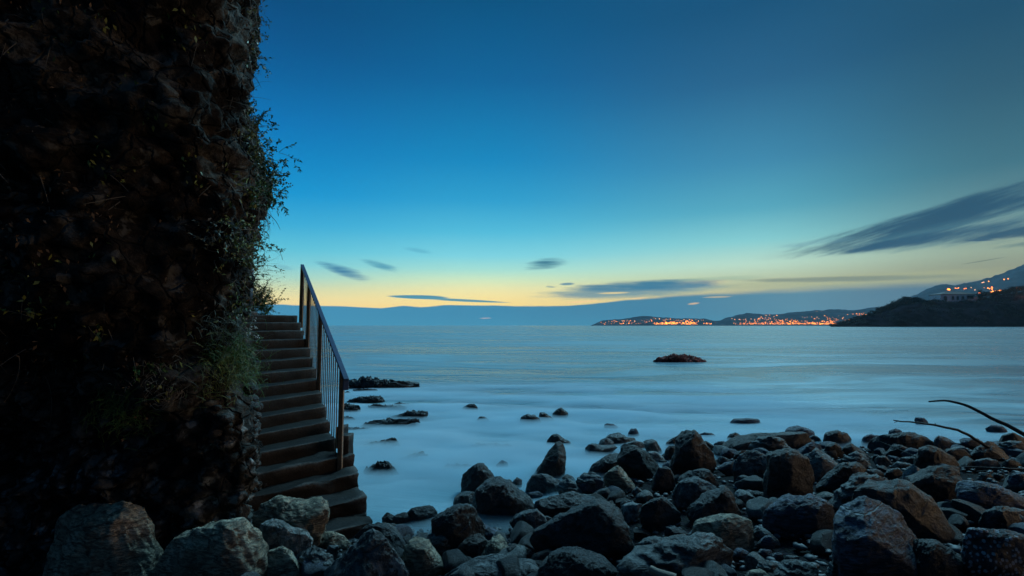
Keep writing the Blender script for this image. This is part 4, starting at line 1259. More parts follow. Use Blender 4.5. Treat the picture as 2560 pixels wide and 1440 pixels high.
plant('twiggy_shrub', 'reddish bare twigs sticking out of the round bush on the landing', at(640, 740, 11.8), 0.55, 110, 0.5, 700, 0.035, M['leaf_red'], smat=M['leaf_red'], up=(0.8, -0.1, 0.3), seed=17, r=0.0022, cat='shrub', spread_base=0.14)
for lb, px, py, dq, nst, ln, mt, sd in [
    ('bright green grass tuft overhanging the upper stairs', 568, 905, 6.9, 260, 0.36, 'leaf_green', 21),
    ('grass tuft hanging on the wall beside the middle steps', 612, 955, 7.2, 120, 0.26, 'leaf_green', 22),
    ('olive grass tuft below the bright green grass tuft', 560, 930, 6.2, 150, 0.28, 'leaf_olive', 23),
    ('dark green grass clump low on the cliff face far left of the stairs', 300, 1030, 4.9, 160, 0.32, 'leaf_green', 24),
    ('thin grey grass clump on the cliff above the bright green tuft', 545, 830, 6.1, 160, 0.34, 'leaf_grey', 25),
    ('dry straw grass hanging in the middle of the cliff foot', 400, 960, 5.3, 70, 0.2, 'twig', 26)]:
    q, nq = chit(px, py)
    plant('grass_tuft', lb, q + nq * 0.02, 0.5, nst * 3, ln * 0.62, 0, 0, M[mt], smat=M[mt], up=(0.25 + 0.4 * nq[0], -0.35 + 0.3 * nq[1], 0.75), grav=0.8, curl=0.2, r=0.0026, cat='grass', seed=sd, spread_base=0.13)
for lb, px, py, mt, sd in [
    ('yellow green creeper with a long stem at the far left of the cliff', 105, 790, 'leaf_olive', 31),
    ('small leafy creeper left of the two yellow green ones low on the cliff', 225, 785, 'leaf_olive', 32),
    ('leafy creeper with yellow flower heads in the lower left of the cliff', 185, 925, 'leaf_olive', 33),
    ('creeper with grey and yellow leaves at the middle of the lower cliff', 225, 850, 'leaf_grey', 34),
    ('bright round leafed ivy patch on the lower cliff', 345, 925, 'leaf_green', 35),
    ('second round leafed ivy patch right of the bright ivy', 405, 930, 'leaf_green', 36)]:
    q, nq = chit(px, py)
    plant('creeper_plant', lb, q + nq * 0.03, 0.6, 16, 0.22, 130, 0.045, M[mt], up=tuple(nq * 0.8 + np.array([0.1, 0, 0.2])), seed=sd, width=0.6, cat='creeper', spread_base=0.06)
q, nq = chit(596, 800)
plant('wild_flower', 'small white flowers on thin stalks beside the upper steps', at(600, 850, 7.0), 0.3, 14, 0.35, 20, 0.03, M['leaf_green'], up=(0.5, -0.2, 0.7), grav=0.0, seed=41, tips=14, tipmat=M['flower'], r=0.002, cat='flower')


def vine(label, pts, r=0.004, mat='vine'):
    Q = []
    for px, py in pts:
        q, nq = chit(px, py)
        Q.append(q + nq * 0.07)
    Q = np.array(Q)
    tt = np.linspace(0, len(Q) - 1, 60)
    C = np.stack([np.interp(tt, range(len(Q)), Q[:, i]) for i in range(3)], 1)
    for _ in range(14):
        C[1:-1] = (C[:-2] + 2 * C[1:-1] + C[2:]) / 4
    C = C + 0.02 * np.stack([fbm(C * 5, 2, 3 + i) for i in range(3)], 1)
    v, f = tubes(C[None], r, 5, 0.6)
    tag(obj('bare_vine', v, f, M[mat], loc=C[0]), label, 'vine')


vine('pale vine looping in a wide arc on the cliff face', [(385, 578), (360, 600), (352, 650), (365, 690), (380, 720)], 0.006)
vine('pale vine hanging in a shallow bow left of the wide arc', [(278, 680), (290, 710), (320, 735), (355, 752), (390, 745)])
vine('thin vine climbing straight from the bow towards the stairs', [(400, 665), (430, 700), (470, 735), (520, 760), (565, 735)])
vine('vine snaking down the cliff in an S below the bow', [(262, 735), (252, 760), (270, 800), (290, 850), (310, 915), (318, 940)])
vine('long vine slanting down across the far left of the cliff', [(48, 780), (70, 815), (110, 850), (170, 875), (230, 905), (258, 912)], 0.005)
vine('thin branch lying against the lower cliff left of the ivy', [(165, 862), (185, 885), (180, 925), (150, 945)])
vine('dark cable like root running down from the top of the cliff', [(505, 120), (545, 180), (580, 250), (598, 310)], 0.006, 'bark')
vine('faint straight stem leaning on the left half of the cliff', [(140, 510), (120, 580), (90, 640), (70, 690)])
# a coil of dry stems near the foot
rng = np.random.default_rng(12)
q, nq = chit(412, 985)
parts = []
for i in range(46):
    a0 = rng.uniform(0, 6.28)
    aa = a0 + np.linspace(0, rng.uniform(2, 4.5), 18)
    rx, rz = rng.uniform(0.07, 0.19), rng.uniform(0.06, 0.16)
    C = q + nq * 0.06 + np.stack([np.cos(aa) * rx, rng.normal() * 0.03 + aa * 0, np.sin(aa) * rz - 0.25 * np.cos(aa) * rx], 1) + rng.normal(size=3) * 0.02
    parts.append(tubes(C[None], 0.0028, 4, 0.7))
v, f = join(parts)
tag(obj('stem_coil', v, f, M['vine'], loc=q), 'coil of dry wiry stems hanging low on the cliff', 'dry stems')
# rockfall netting of hexagonal wire
hs, hh = 0.075, 0.065
segs = []
S0, S1, Z0, Z1 = cum[4] + 0.3, cum[9], 2.0, 4.1
nc, nr = int((S1 - S0) / (hs * 1.5)), int((Z1 - Z0) / (hh * 2))


def surf(s, z, off=0.05):
    i = np.interp(s, sv, np.arange(len(sv)))
    j = np.interp(z, hv, np.arange(len(hv)))
    return CG[int(round(i)), int(round(j))] + CN[int(round(i)), int(round(j))] * off


for a in range(nc):
    for c in range(nr):
        cx, cz = S0 + a * hs * 1.5, Z0 + c * hh * 2 + (a % 2) * hh
        pts = [surf(cx + hs * math.cos(k), cz + hh * 1.15 * math.sin(k)) for k in (0, math.pi / 3, 2 * math.pi / 3, math.pi)]
        for k in range(3):
            segs.append((pts[k], pts[k + 1]))
v, f = tubes(np.array(segs), 0.0016, 3, 1.0)
tag(obj('rockfall_net', v, f, M['twig']), 'hexagonal wire rockfall net stretched over the cliff face', 'wire net')

# ------------------------------------------------------------------ stairs
m, n, p = material('worn brown concrete')
t = n.node('ShaderNodeTexCoord')
co = t.outputs['Object']
f1 = n.noise(co, 3.0, 4.0, 0.6)
f2 = n.noise(co, 28.0, 6.0, 0.7)
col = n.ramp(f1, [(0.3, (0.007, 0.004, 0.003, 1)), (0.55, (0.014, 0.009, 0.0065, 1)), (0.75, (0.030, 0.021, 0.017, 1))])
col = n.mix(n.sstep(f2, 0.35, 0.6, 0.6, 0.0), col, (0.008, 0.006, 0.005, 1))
geo = n.node('ShaderNodeNewGeometry')
worn = n.m('MULTIPLY', n.sstep(geo.outputs['Pointiness'], 0.505, 0.56), n.sstep(f2, 0.35, 0.6, 0.3, 1.0))
col = n.mix(worn, col, (0.11, 0.09, 0.08, 1))
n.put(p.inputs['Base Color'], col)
n.put(p.inputs['Roughness'], n.sstep(f1, 0.3, 0.7, 0.6, 0.85))
p.inputs['Specular IOR Level'].default_value = 0.25
b = n.node('ShaderNodeBump')
b.inputs['Strength'].default_value = 0.6
b.inputs['Distance'].default_value = 0.015
n.put(b.inputs['Height'], f2)
n.put(p.inputs['Normal'], b.outputs[0])
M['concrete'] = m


def nose(i):
    z = 0.23 - 0.17 * i + EYE
    if i <= 12:
        d = 11.8 - 0.38 * i
        xr = [-4.93, -4.70, -4.47, -4.24, -4.03, -3.82, -3.61, -3.41, -3.20, -3.0, -2.8, -2.58, -2.36][i]
    else:
        d = [7.05, 6.62, 6.30, 6.0][i - 13]
        xr = [-2.06, -1.83, -1.63, -1.50][i - 13]
    a = np.interp(i, [0, 8, 11, 13, 16], [62.7, 62, 52, 44, 40])
    dr = np.array([math.cos(math.radians(a)), math.sin(math.radians(a))])
    R = np.array([xr, d])
    if i == 12:
        R = R + dr * 0.20
    L = R - dr * (1.75 if i < 13 else 2.0)
    return L, R, z


stairs = empty('staircase', tuple(np.append(nose(7)[1], 0.0)))
tag(stairs, 'worn brown concrete stairs climbing beside the cliff up to the landing', 'stairs')


def slab(name, L, R, Rb, Lb, z0, z1, rough, mat, parent, seed, bev=0.03):
    bm = bmesh.new()
    vs = [bm.verts.new((q[0], q[1], z)) for z in (z0, z1) for q in (L, R, Rb, Lb)]
    for fc in ((3, 2, 1, 0), (4, 5, 6, 7), (0, 1, 5, 4), (1, 2, 6, 5), (2, 3, 7, 6), (3, 0, 4, 7)):
        bm.faces.new([vs[k] for k in fc])
    bmesh.ops.bevel(bm, geom=list(bm.edges), offset=bev, segments=2, affect='EDGES', profile=0.6)
    long_e = [e for e in bm.edges if e.calc_length() > 0.12]
    for _ in range(4):
        bmesh.ops.subdivide_edges(bm, edges=[e for e in bm.edges if e.calc_length() > 0.06], cuts=1, use_grid_fill=True)
    bmesh.ops.triangulate(bm, faces=bm.faces[:])
    bm.verts.index_update()
    V = np.array([q.co[:] for q in bm.verts])
    F = np.array([[q.index for q in fc.verts] for fc in bm.faces])
    bm.normal_update()
    Nv = np.array([q.normal[:] for q in bm.verts])
    bm.free()
    V = V + Nv * (rough * (fbm(V * 3.2, 3, seed) + 0.8 * fbm(V * 9, 4, seed + 3, 0.65) - 1.1 * np.maximum(fbm(V * 5, 2, seed + 9) - 0.25, 0)))[:, None]
    return obj(name, V, F, mat, parent, loc=(R[0], R[1], z1))


prevL, prevR = None, None
for i in range(0, 17):
    L, R, z = nose(i)
    if i == 0:
        bk = np.array([-0.9, 1.5])
        Lb, Rb = L + bk, R + bk
        slab('landing', L, R, Rb, Lb, -0.35, z, 0.012, M['concrete'], stairs, 500)
    else:
        pl, pr_, _ = nose(i - 1)
        bk = (pr_ - R) / np.linalg.norm(pr_ - R) * 0.04
        inset = (pr_ - pl) / np.linalg.norm(pr_ - pl) * 0.006
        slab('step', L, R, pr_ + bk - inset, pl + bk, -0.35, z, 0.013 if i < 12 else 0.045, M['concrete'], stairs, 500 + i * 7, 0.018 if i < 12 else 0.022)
# square blocks closing the ends of the steps below the last rail post
for (px, py, dq, w, h) in [(864, 1132, 7.5, 0.14, 0.26), (855, 1084, 7.8, 0.10, 0.12)]:
    c = at(px, py, dq)
    slab('end_block', c[:2] + (-w / 2, -0.12), c[:2] + (w / 2, -0.08), c[:2] + (w / 2, 0.16), c[:2] + (-w / 2, 0.12), c[2] - 0.2, c[2] + h, 0.01, M['concrete'], stairs, 700, 0.02)

# ------------------------------------------------------------------ handrail
M['rail'] = plain('brown rail with sky sheen', (0.05, 0.075, 0.145), 0.5, 0.25, 10, bump=0.15)  # the sky's blue sheen is put into the brown rail's base colour
M['post'] = plain('rusty brown post', (0.24, 0.12, 0.065), 0.6, 0.4, 12, bump=0.3)
hr = empty('handrail', tuple(np.append(nose(12)[1], nose(12)[2])))
tag(hr, 'sloping metal handrail with thin upright bars along the open side of the stairs', 'handrail')
T0 = at(756, 664, 11.75)
T1 = at(866, 950, 6.95)
rdir = (T1 - T0) / np.linalg.norm(T1 - T0)
pl_dir = np.array([rdir[0], rdir[1], 0])
pl_dir /= np.linalg.norm(pl_dir)
side = np.array([-pl_dir[1], pl_dir[0], 0])
upv = np.cross(rdir, side)
upv = upv if upv[2] > 0 else -upv


def beam(A, B, sd, uv, w, h):
    V = []
    for q in (A, B):
        for a, b_ in ((-1, -1), (1, -1), (1, 1), (-1, 1)):
            V.append(q + sd * a * w / 2 + uv * b_ * h / 2)
    F = [(3, 2, 1, 0), (4, 5, 6, 7), (0, 1, 5, 4), (1, 2, 6, 5), (2, 3, 7, 6), (3, 0, 4, 7)]
    return np.array(V), np.array(F)


def beveled(ob, w=0.006):
    md = ob.modifiers.new('bevel', 'BEVEL')
    md.width = w
    md.segments = 2
    for q in ob.data.polygons:
        q.use_smooth = False
    return ob


v, f = beam(T0 - rdir * 0.05, T1, side, upv, 0.072, 0.036)
beveled(obj('top_rail', v, f, M['rail'], hr, loc=T0, smooth=False))
e0 = T1 - rdir * 0.03 - upv * 0.02
v, f = beam(e0, e0 + np.array([0, 0, -0.13]), side, pl_dir, 0.072, 0.036)
beveled(obj('rail_end', v, f, M['rail'], hr, loc=T1, smooth=False))


def on_line(d):
    k = (d - T0[1]) / (T1[1] - T0[1])
    return T0 + k * (T1 - T0)


def tread(d):
    i = (11.8 - d) / 0.38
    return 0.23 - 0.17 * i + EYE


posts = [11.72, 10.62, 9.12, 7.22]
for d in posts:
    q = on_line(d)
    w = 0.075 if d > 11.5 else 0.06
    v, f = box_mesh((q[0] - w / 2, q[1] - 0.03, tread(d) - (0.35 if d < 7.5 else 0.25)), (q[0] + w / 2, q[1] + 0.03, q[2] - 0.01))
    beveled(obj('post', v, f, M['post'], hr, loc=(q[0], q[1], tread(d)), smooth=False), 0.005)
for a, b_, cnt in ((0, 1, 5), (1, 2, 9), (2, 3, 11)):
    for k in range(cnt):
        d = posts[a] + (posts[b_] - posts[a]) * (k + 1) / (cnt + 1)
        q = on_line(d)
        v, f = tubes(np.array([[(q[0], q[1], tread(d) - 0.16), (q[0], q[1], q[2] - 0.01)]]), 0.0085, 8, 1.0)
        obj('baluster', v, f, M['post'], hr, loc=(q[0], q[1], tread(d)))

# things on the landing
mp_ = at(621, 792, 11.6)
v, f = box_mesh((mp_[0] - 0.065, mp_[1] - 0.05, nose(0)[2] - 0.03), (mp_[0] + 0.065, mp_[1] + 0.05, nose(0)[2] + 1.05))
M['bluemetal'] = plain('blue grey painted metal', (0.17, 0.22, 0.28), 0.45, 0.15, 6)
gp = empty('gate_post', (mp_[0], mp_[1], nose(0)[2]))
tag(gp, 'blue grey metal gate post under the overhanging twigs at the top of the stairs', 'gate post')
beveled(obj('post_body', v, f, M['bluemetal'], gp, loc=gp.location, smooth=False), 0.008)
v, f = box_mesh((mp_[0] + 0.035, mp_[1] - 0.065, nose(0)[2]), (mp_[0] + 0.06, mp_[1] - 0.052, nose(0)[2] + 1.03))
obj('edge_strip', v, f, M['bluemetal'], gp, loc=gp.location, smooth=False)
V, F = ico(4)
c = at(632, 784, 11.4)
L = V * (0.11, 0.09, 0.055) * (1 + 0.18 * fbm(V * 2, 3, 9)[:, None])
tag(obj('stone', L + np.array([c[0], c[1], nose(0)[2] + 0.03]), F, M['pale'], loc=(c[0], c[1], nose(0)[2])), 'small pale stone lying beside the gate post on the landing', 'stone')

# ------------------------------------------------------------------ far shore
def land_mat(name, a, b_, scale):
    m, n, p = material(name)
    t = n.node('ShaderNodeTexCoord')
    f = n.noise(t.outputs['Object'], scale, 6.0, 0.65)
    n.put(p.inputs['Base Color'], n.ramp(f, [(0.42, a + (1,)), (0.66, b_ + (1,))]))
    p.inputs['Roughness'].default_value = 0.95
    p.inputs['Specular IOR Level'].default_value = 0.0
    return m


M['hill'] = land_mat('wooded far hill', (0.05, 0.075, 0.09), (0.09, 0.12, 0.14), 0.006)  # some of the distance haze is painted in as bluer hill colour
M['cape'] = land_mat('scrub covered headland', (0.004, 0.004, 0.005), (0.026, 0.023, 0.032), 0.045)


class Hill:
    def __init__(self, name, label, outline, dist, depth, mat, rows=16, rough=0.02, base_fn=None, power=1.0):
        self.px = np.array([q[0] for q in outline], float)
        self.py = np.array([q[1] for q in outline], float)
        self.dist, self.depth, self.power = dist, depth, power
        xs = np.linspace(self.px.min(), self.px.max(), 260)
        tt = np.concatenate([np.linspace(0, 1, rows), np.linspace(1, 2, rows)[1:]])
        G = np.zeros((len(xs), len(tt), 3))
        for i, x in enumerate(xs):
            for j, q in enumerate(tt):
                G[i, j] = self.point(x, q)
        sc = 6.0 / depth
        nz = fbm(G * sc, 4, 33) * rough * depth + 0.4 * fbm(G * sc * 5, 3, 34) * rough * depth
        hmax = G[..., 2].max()
        G[..., 2] += nz * np.clip(G[..., 2] / (0.25 * hmax), 0, 1)
        self.G = G
        self.ob = tag(obj(name, G, grid_faces(*G.shape[:2]), mat), label, 'headland', kind='structure')

    def point(self, x, t):
        y = float(np.interp(x, self.px, self.py))
        u, w = ray(x, y)
        d = self.dist + self.depth * t
        zr = EYE + w * (self.dist + self.depth)
        k = math.sin(min(t, 1) * math.pi / 2) ** self.power if t <= 1 else max(0.0, math.cos((t - 1) * math.pi / 2))
        return np.array([u * d, d, -1.0 + (max(zr, 0) + 1.0) * k])

    def spot(self, x, y):
        """where the sight line through a photo point meets the slope"""
        u, w = ray(x, y)
        for t in np.linspace(0, 1, 160):
            q = self.point(x, t)
            if EYE + w * q[1] <= q[2]:
                return q
        return self.point(x, 1.0)


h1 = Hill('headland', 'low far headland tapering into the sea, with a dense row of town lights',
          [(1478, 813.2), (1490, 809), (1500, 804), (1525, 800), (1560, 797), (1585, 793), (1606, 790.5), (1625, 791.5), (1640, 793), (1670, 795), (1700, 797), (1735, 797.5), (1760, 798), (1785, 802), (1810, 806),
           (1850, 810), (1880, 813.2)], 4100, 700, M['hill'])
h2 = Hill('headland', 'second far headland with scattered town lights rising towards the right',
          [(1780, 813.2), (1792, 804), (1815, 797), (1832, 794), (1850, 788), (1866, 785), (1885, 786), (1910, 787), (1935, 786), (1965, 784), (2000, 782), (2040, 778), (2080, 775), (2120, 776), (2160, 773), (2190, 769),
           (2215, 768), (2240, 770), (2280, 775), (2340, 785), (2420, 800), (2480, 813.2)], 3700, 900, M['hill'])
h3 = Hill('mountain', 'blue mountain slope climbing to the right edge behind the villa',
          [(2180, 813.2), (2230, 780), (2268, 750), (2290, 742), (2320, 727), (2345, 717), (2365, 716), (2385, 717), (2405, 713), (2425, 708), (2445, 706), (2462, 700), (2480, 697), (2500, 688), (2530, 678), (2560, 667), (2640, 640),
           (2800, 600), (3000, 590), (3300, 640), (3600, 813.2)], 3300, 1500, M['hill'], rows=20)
h4 = Hill('promontory', 'dark scrub covered promontory carrying the villa, reaching the water at the right',
          [(2076, 813.6), (2090, 811), (2110, 806), (2128, 799), (2150, 796), (2180, 788), (2205, 779), (2225, 772), (2245, 763), (2262, 757), (2290, 754), (2330, 754.5), (2360, 755), (2400, 755), (2440, 754), (2450, 747), (2480, 743),
           (2520, 738), (2560, 732), (2640, 722), (2760, 716), (2900, 735), (3100, 813.6)], 900, 130, M['cape'], rows=40, rough=0.05, power=0.8)


# ------------------------------------------------------------------ the villa on the promontory
VD = 900 + 108


def vx(px):
    return ray(px, 745)[0] * VD


def vz(py):
    return EYE + ray(2395, py)[1] * VD


M['stucco'] = plain('pinkish stucco', (0.86, 0.75, 0.76), 0.85, 0.12, 0.15)
M['tiles'] = plain('dark red roof tiles', (0.06, 0.018, 0.016), 0.8, 0.25, 0.4)
M['darkglass'] = plain('dark window glass', (0.02, 0.025, 0.035), 0.15, 0.1, 1)
M['frame'] = plain('window frame', (0.30, 0.26, 0.26), 0.7, 0.1, 1)
villa = empty('villa', (vx(2395), VD, vz(757)))
tag(villa, 'pale villa with a low hipped roof standing on the promontory', 'villa')
zb, ze, zt_ = vz(758), vz(736.5), vz(727.5)
x0, x1 = vx(2352), vx(2438)
v, f = box_mesh((x0, VD, zb), (x1, VD + 26, ze))
obj('wall', v, f, M['stucco'], villa, loc=villa.location, smooth=False)
v, f = box_mesh((x1 + 0.02, VD + 3, zb), (vx(2447.5), VD + 22, vz(741)))
obj('side_wing', v, f, M['stucco'], villa, loc=villa.location, smooth=False)
e = 1.6
V = [(x0 - e, VD - e, ze), (x1 + e, VD - e, ze), (x1 + e, VD + 26 + e, ze), (x0 - e, VD + 26 + e, ze),
     (x0 - e, VD - e, ze + 0.8), (x1 + e, VD - e, ze + 0.8), (x1 + e, VD + 26 + e, ze + 0.8), (x0 - e, VD + 26 + e, ze + 0.8),
     (vx(2383), VD + 13, zt_), (vx(2416), VD + 13, zt_)]
F = [(3, 2, 1, 0), (0, 1, 5, 4), (1, 2, 6, 5), (2, 3, 7, 6), (3, 0, 4, 7), (4, 5, 9, 8), (5, 6, 9), (6, 7, 8, 9), (7, 4, 8)]
obj('roof', V, F, M['tiles'], villa, loc=villa.location, smooth=False)
for a, c, y0, y1, arch in [(2359.5, 2367, 740, 751, 1), (2379.5, 2385, 740, 749.5, 1), (2391.5, 2397, 740, 750, 1), (2404, 2410, 740, 749.5, 1), (2418, 2433, 739, 747, 0)]:
    xa, xb = vx(a), vx(c)
    za, zc = vz(y1), vz(y0)
    pts = [(xa, za), (xb, za)]
    if arch:
        r = (xb - xa) / 2
        pts += [(xa + r + r * math.cos(k), zc - r + r * math.sin(k)) for k in np.linspace(0, math.pi, 9)]
    else:
        pts += [(xb, zc), (xa, zc)]
    n_ = len(pts)
    cx, cz = np.mean([q[0] for q in pts]), np.mean([q[1] for q in pts])
    big = [(cx + (q[0] - cx) * 1.12, cz + (q[1] - cz) * 1.06) for q in pts]
    V = [(q[0], VD - 0.5, q[1]) for q in big] + [(q[0], VD + 0.2, q[1]) for q in big]
    F = [tuple(range(n_))] + [(k, k + n_, (k + 1) % n_ + n_, (k + 1) % n_) for k in range(n_)]
    fr = obj('window', V, F, M['frame'], villa, loc=(cx, VD, cz), smooth=False)
    V = [(q[0], VD - 0.62, q[1]) for q in pts] + [(q[0], VD - 0.45, q[1]) for q in pts]
    F = [tuple(range(n_))] + [(k, k + n_, (k + 1) % n_ + n_, (k + 1) % n_) for k in range(n_)]
    pane = obj('pane', V, F, M['darkglass'], None, loc=(cx, VD - 0.5, cz), smooth=False)
    pane.parent = fr
    pane.location = (0, -0.5, 0)
# parent offsets of windows are relative to the villa's base
for o in villa.children:
    pass

# trees and scrub on the promontory
M['treeleaf'] = plain('dark pine foliage', (0.02, 0.028, 0.022), 0.8, 0.4, 0.3)


def far_tree(px, py, d, w, h, label, seed, name='tree'):
    rng = np.random.default_rng(seed)
    c = at(px, py, d)
    root = empty(name, c)
    tag(root, label, 'tree', 'trees on the promontory')
    v, f = tubes(np.array([[(c[0], c[1], c[2] - 1.5), (c[0] + 0.1 * w, c[1], c[2] + h * 0.35), (c[0], c[1], c[2] + h * 0.6)]]), w * 0.05, 6, 0.5)
    obj('trunk', v, f, M['bark'], root, loc=c)
    cl = [np.array([c[0], c[1], c[2] + h * 0.6]) + rng.normal(size=3) * np.array([w * 0.24, w * 0.24, h * 0.14]) for _ in range(9)]
    C = np.concatenate([q + rng.normal(size=(130, 3)) * np.array([w * 0.14, w * 0.14, h * 0.13]) for q in cl])
    C[:, 2] = np.maximum(C[:, 2], c[2] - 0.5)
    v, f = leaf_quads(C, rng.normal(size=C.shape), rng.uniform(0.5, 1.1, len(C)) * w * 0.12, 0.7, rng)
    obj('crown', v, f, M['treeleaf'], root, loc=c)


k = 0
for px, py, w, h in [(2128, 800, 5, 3), (2142, 797, 7, 4), (2160, 794, 8, 5), (2176, 790, 8, 5), (2190, 786, 9, 7), (2203, 781, 10, 8), (2216, 777, 11, 9), (2229, 772, 12, 9), (2241, 767, 12, 9), (2252, 762, 12, 9),
                     (2264, 759, 13, 10), (2276, 757, 13, 9), (2288, 756, 13, 9), (2300, 757, 12, 7), (2314, 758, 12, 4), (2328, 758.5, 10, 3)]:
    q = h4.spot(px, py)
    far_tree(px, py, q[1], w * 1.3, h * 1.25, 'round dark tree on the ridge of the promontory left of the villa', 900 + k)
    k += 1
for px, py, w, h in [(2452, 749, 12, 14), (2462, 747, 14, 16), (2474, 745, 13, 12), (2486, 743, 14, 12), (2498, 741, 13, 14), (2512, 739, 15, 13), (2526, 737, 14, 14), (2540, 735, 15, 14), (2554, 732, 15, 14)]:
    q = h4.spot(px, py)
    far_tree(px, py, q[1], w, h, 'dark tree on the ridge of the promontory right of the villa', 900 + k)
    k += 1
for px, py, w, h in [(2373, 758.5, 5, 2.5), (2412, 758.5, 5, 2.5)]:
    far_tree(px, py, VD - 14, w, h, 'low shrub under the windows of the villa', 900 + k, 'shrub')
    k += 1

rng = np.random.default_rng(61)
C, S = [], []
nx_ = h4.G.shape[0]
for _ in range(5200):
    i, j = int(rng.uniform(0, nx_ * 0.62)), int(rng.uniform(2, 40))
    q = h4.G[i, j] * 1.0
    if q[2] < 1.5 or mnoise.noise(Vector((q[0] * 0.035, q[1] * 0.02, q[2] * 0.08))) < 0.02 - 0.012 * (j - 12):
        continue
    s_ = rng.uniform(0.7, 2.0)
    for _k in range(4):
        C.append(q + rng.normal(size=3) * np.array([s_, s_, s_ * 0.5]) + np.array([0, 0, s_ * 0.6]))
        S.append(s_ * 1.1)
C = np.array(C)
v, f = leaf_quads(C, rng.normal(size=C.shape), np.array(S), 0.8, rng)
tag(obj('scrub', v, f, M['treeleaf']), 'dark low scrub covering the slopes of the promontory', 'scrub', kind='stuff')

# ------------------------------------------------------------------ town lights
def glow(name, c, s):
    m = bpy.data.materials.new(name)
    m.use_nodes = True
    nt = m.node_tree
    nt.nodes.remove(nt.nodes['Principled BSDF'])
    em = nt.nodes.new('ShaderNodeEmission')
    em.inputs[0].default_value = c + (1,)
    em.inputs[1].default_value = s
    nt.links.new(em.outputs[0], nt.nodes['Material Output'].inputs[0])
    m.cycles.emission_sampling = 'NONE'
    return m


GL = {'o': glow('sodium lamp', (1.0, 0.25, 0.03), 5.5), 'w': glow('warm white lamp', (1.0, 0.42, 0.18), 3.5), 'r': glow('deep orange lamp', (1.0, 0.17, 0.03), 5.0)}
ic, fc = ico(2)
lampmesh = {}
for kk, mt in GL.items():
    me = bpy.data.meshes.new('street_lamp')
    me.from_pydata([tuple(q) for q in ic], [], [tuple(q) for q in fc])
    me.materials.append(mt)
    lampmesh[kk] = me


def lamp(hill, px, py, r, kind, label, group):
    q = hill.spot(px, py)
    o = bpy.data.objects.new('street_lamp', lampmesh[kind])
    COL.objects.link(o)
    o.location = (q[0], q[1] - 8, q[2] + r)
    r *= 1.35
    o.scale = (r, r, r)
    tag(o, label, 'street lamp', group)


rng = np.random.default_rng(99)


def cluster(hill, n_, x0, x1, ya, yb, r, kinds, label, group, rows=None):
    for i in range(n_):
        x = rng.uniform(x0, x1)
        f = (x - x0) / (x1 - x0)
        y = rng.uniform(0, 1)
        lo, hi = ya[0] + (ya[1] - ya[0]) * f, yb[0] + (yb[1] - yb[0]) * f
        y = lo + (hi - lo) * y
        lamp(hill, x, y, r * rng.uniform(0.6, 1.25), kinds[int(rng.integers(len(kinds)))], label, group)


cluster(h1, 62, 1640, 1736, (806.5, 805.5), (811.2, 810.5), 2.4, 'ooo', 'orange lamp in the dense bright waterfront row of the low headland', 'waterfront lamps of the low headland')
cluster(h1, 26, 1628, 1748, (796, 800), (805, 806), 2.0, 'oow', 'orange lamp on the slope above the bright waterfront row', 'slope lamps of the low headland')
cluster(h1, 20, 1496, 1630, (803.5, 799), (805, 804), 1.5, 'ow', 'small lamp in the thin row climbing from the tip of the low headland', 'lamps near the headland tip')
cluster(h1, 6, 1545, 1580, (808, 808), (810.5, 810.5), 1.8, 'o', 'lamp at the water below the thin row near the headland tip', 'lamps near the headland tip')
cluster(h1, 14, 1750, 1830, (808.5, 808.5), (811, 811), 1.7, 'o', 'lamp at the water between the two headlands', 'lamps between the headlands')
cluster(h2, 24, 1828, 1905, (797, 796), (810, 810), 1.6, 'ow', 'lamp on the left end of the second headland', 'lamps of the second headland')
cluster(h2, 28, 1898, 1962, (787, 788), (800, 803), 1.5, 'oow', 'lamp on the steep streets in the middle of the second headland', 'lamps of the second headland')
cluster(h2, 50, 1905, 2085, (803, 803), (811, 811), 1.9, 'ooo', 'orange lamp along the waterfront of the second headland', 'waterfront lamps of the second headland')
cluster(h2, 30, 2000, 2110, (790, 788), (803, 804), 1.5, 'ow', 'lamp on the slope above the right part of the second waterfront', 'lamps of the second headland')
cluster(h2, 9, 2022, 2070, (779.5, 777.5), (780, 778), 1.4, 'w', 'small pale lamp in the row on the skyline of the second headland', 'skyline lamps')
cluster(h2, 16, 2108, 2192, (786, 780), (796, 782), 1.7, 'o', 'orange lamp on the road right behind the tip of the promontory', 'lamps behind the promontory')
for x, y, r, kd in [(2445, 733.5, 1.9, 'r'), (2450, 732.5, 1.2, 'r'), (2474, 731, 1.5, 'o'), (2477, 729.5, 1.8, 'o'), (2484, 728.5, 1.3, 'o'), (2489, 727.5, 1.5, 'o'), (2493, 727, 1.4, 'o'), (2498, 726.4, 1.4, 'o'), (2503, 726, 1.4, 'o'),
                    (2521, 724, 1.3, 'o'), (2534, 723.5, 2.3, 'r'), (2545, 723, 1.3, 'o'), (2457, 720, 1.1, 'o'), (2466, 720.5, 1.2, 'o'), (2476, 719, 1.7, 'r'), (2476, 722.5, 1.2, 'o'), (2470, 722, 1.0, 'o'),
                    (2386, 720, 1.0, 'o'), (2390, 721, 1.0, 'r'), (2394, 719.5, 1.0, 'o'), (2408, 722, 1.1, 'r'), (2412, 721, 1.0, 'r'), (2425, 719, 0.8, 'w'), (2434, 725, 0.9, 'w'),
                    (2453, 706.5, 1.0, 'w'), (2457, 705.5, 1.0, 'w'), (2469, 703.5, 1.1, 'o'), (2507, 698.5, 1.2, 'o'), (2517, 696.8, 1.1, 'o')]:
    lamp(h3, x, y + 1.2, r * 2.4, kd, 'orange lamp on the blue mountain slope behind the villa', 'lamps of the mountain slope')
lamp(h3, 2369, 727, 7.5, 'o', 'big orange glowing lamp just above the left end of the villa roof', None)


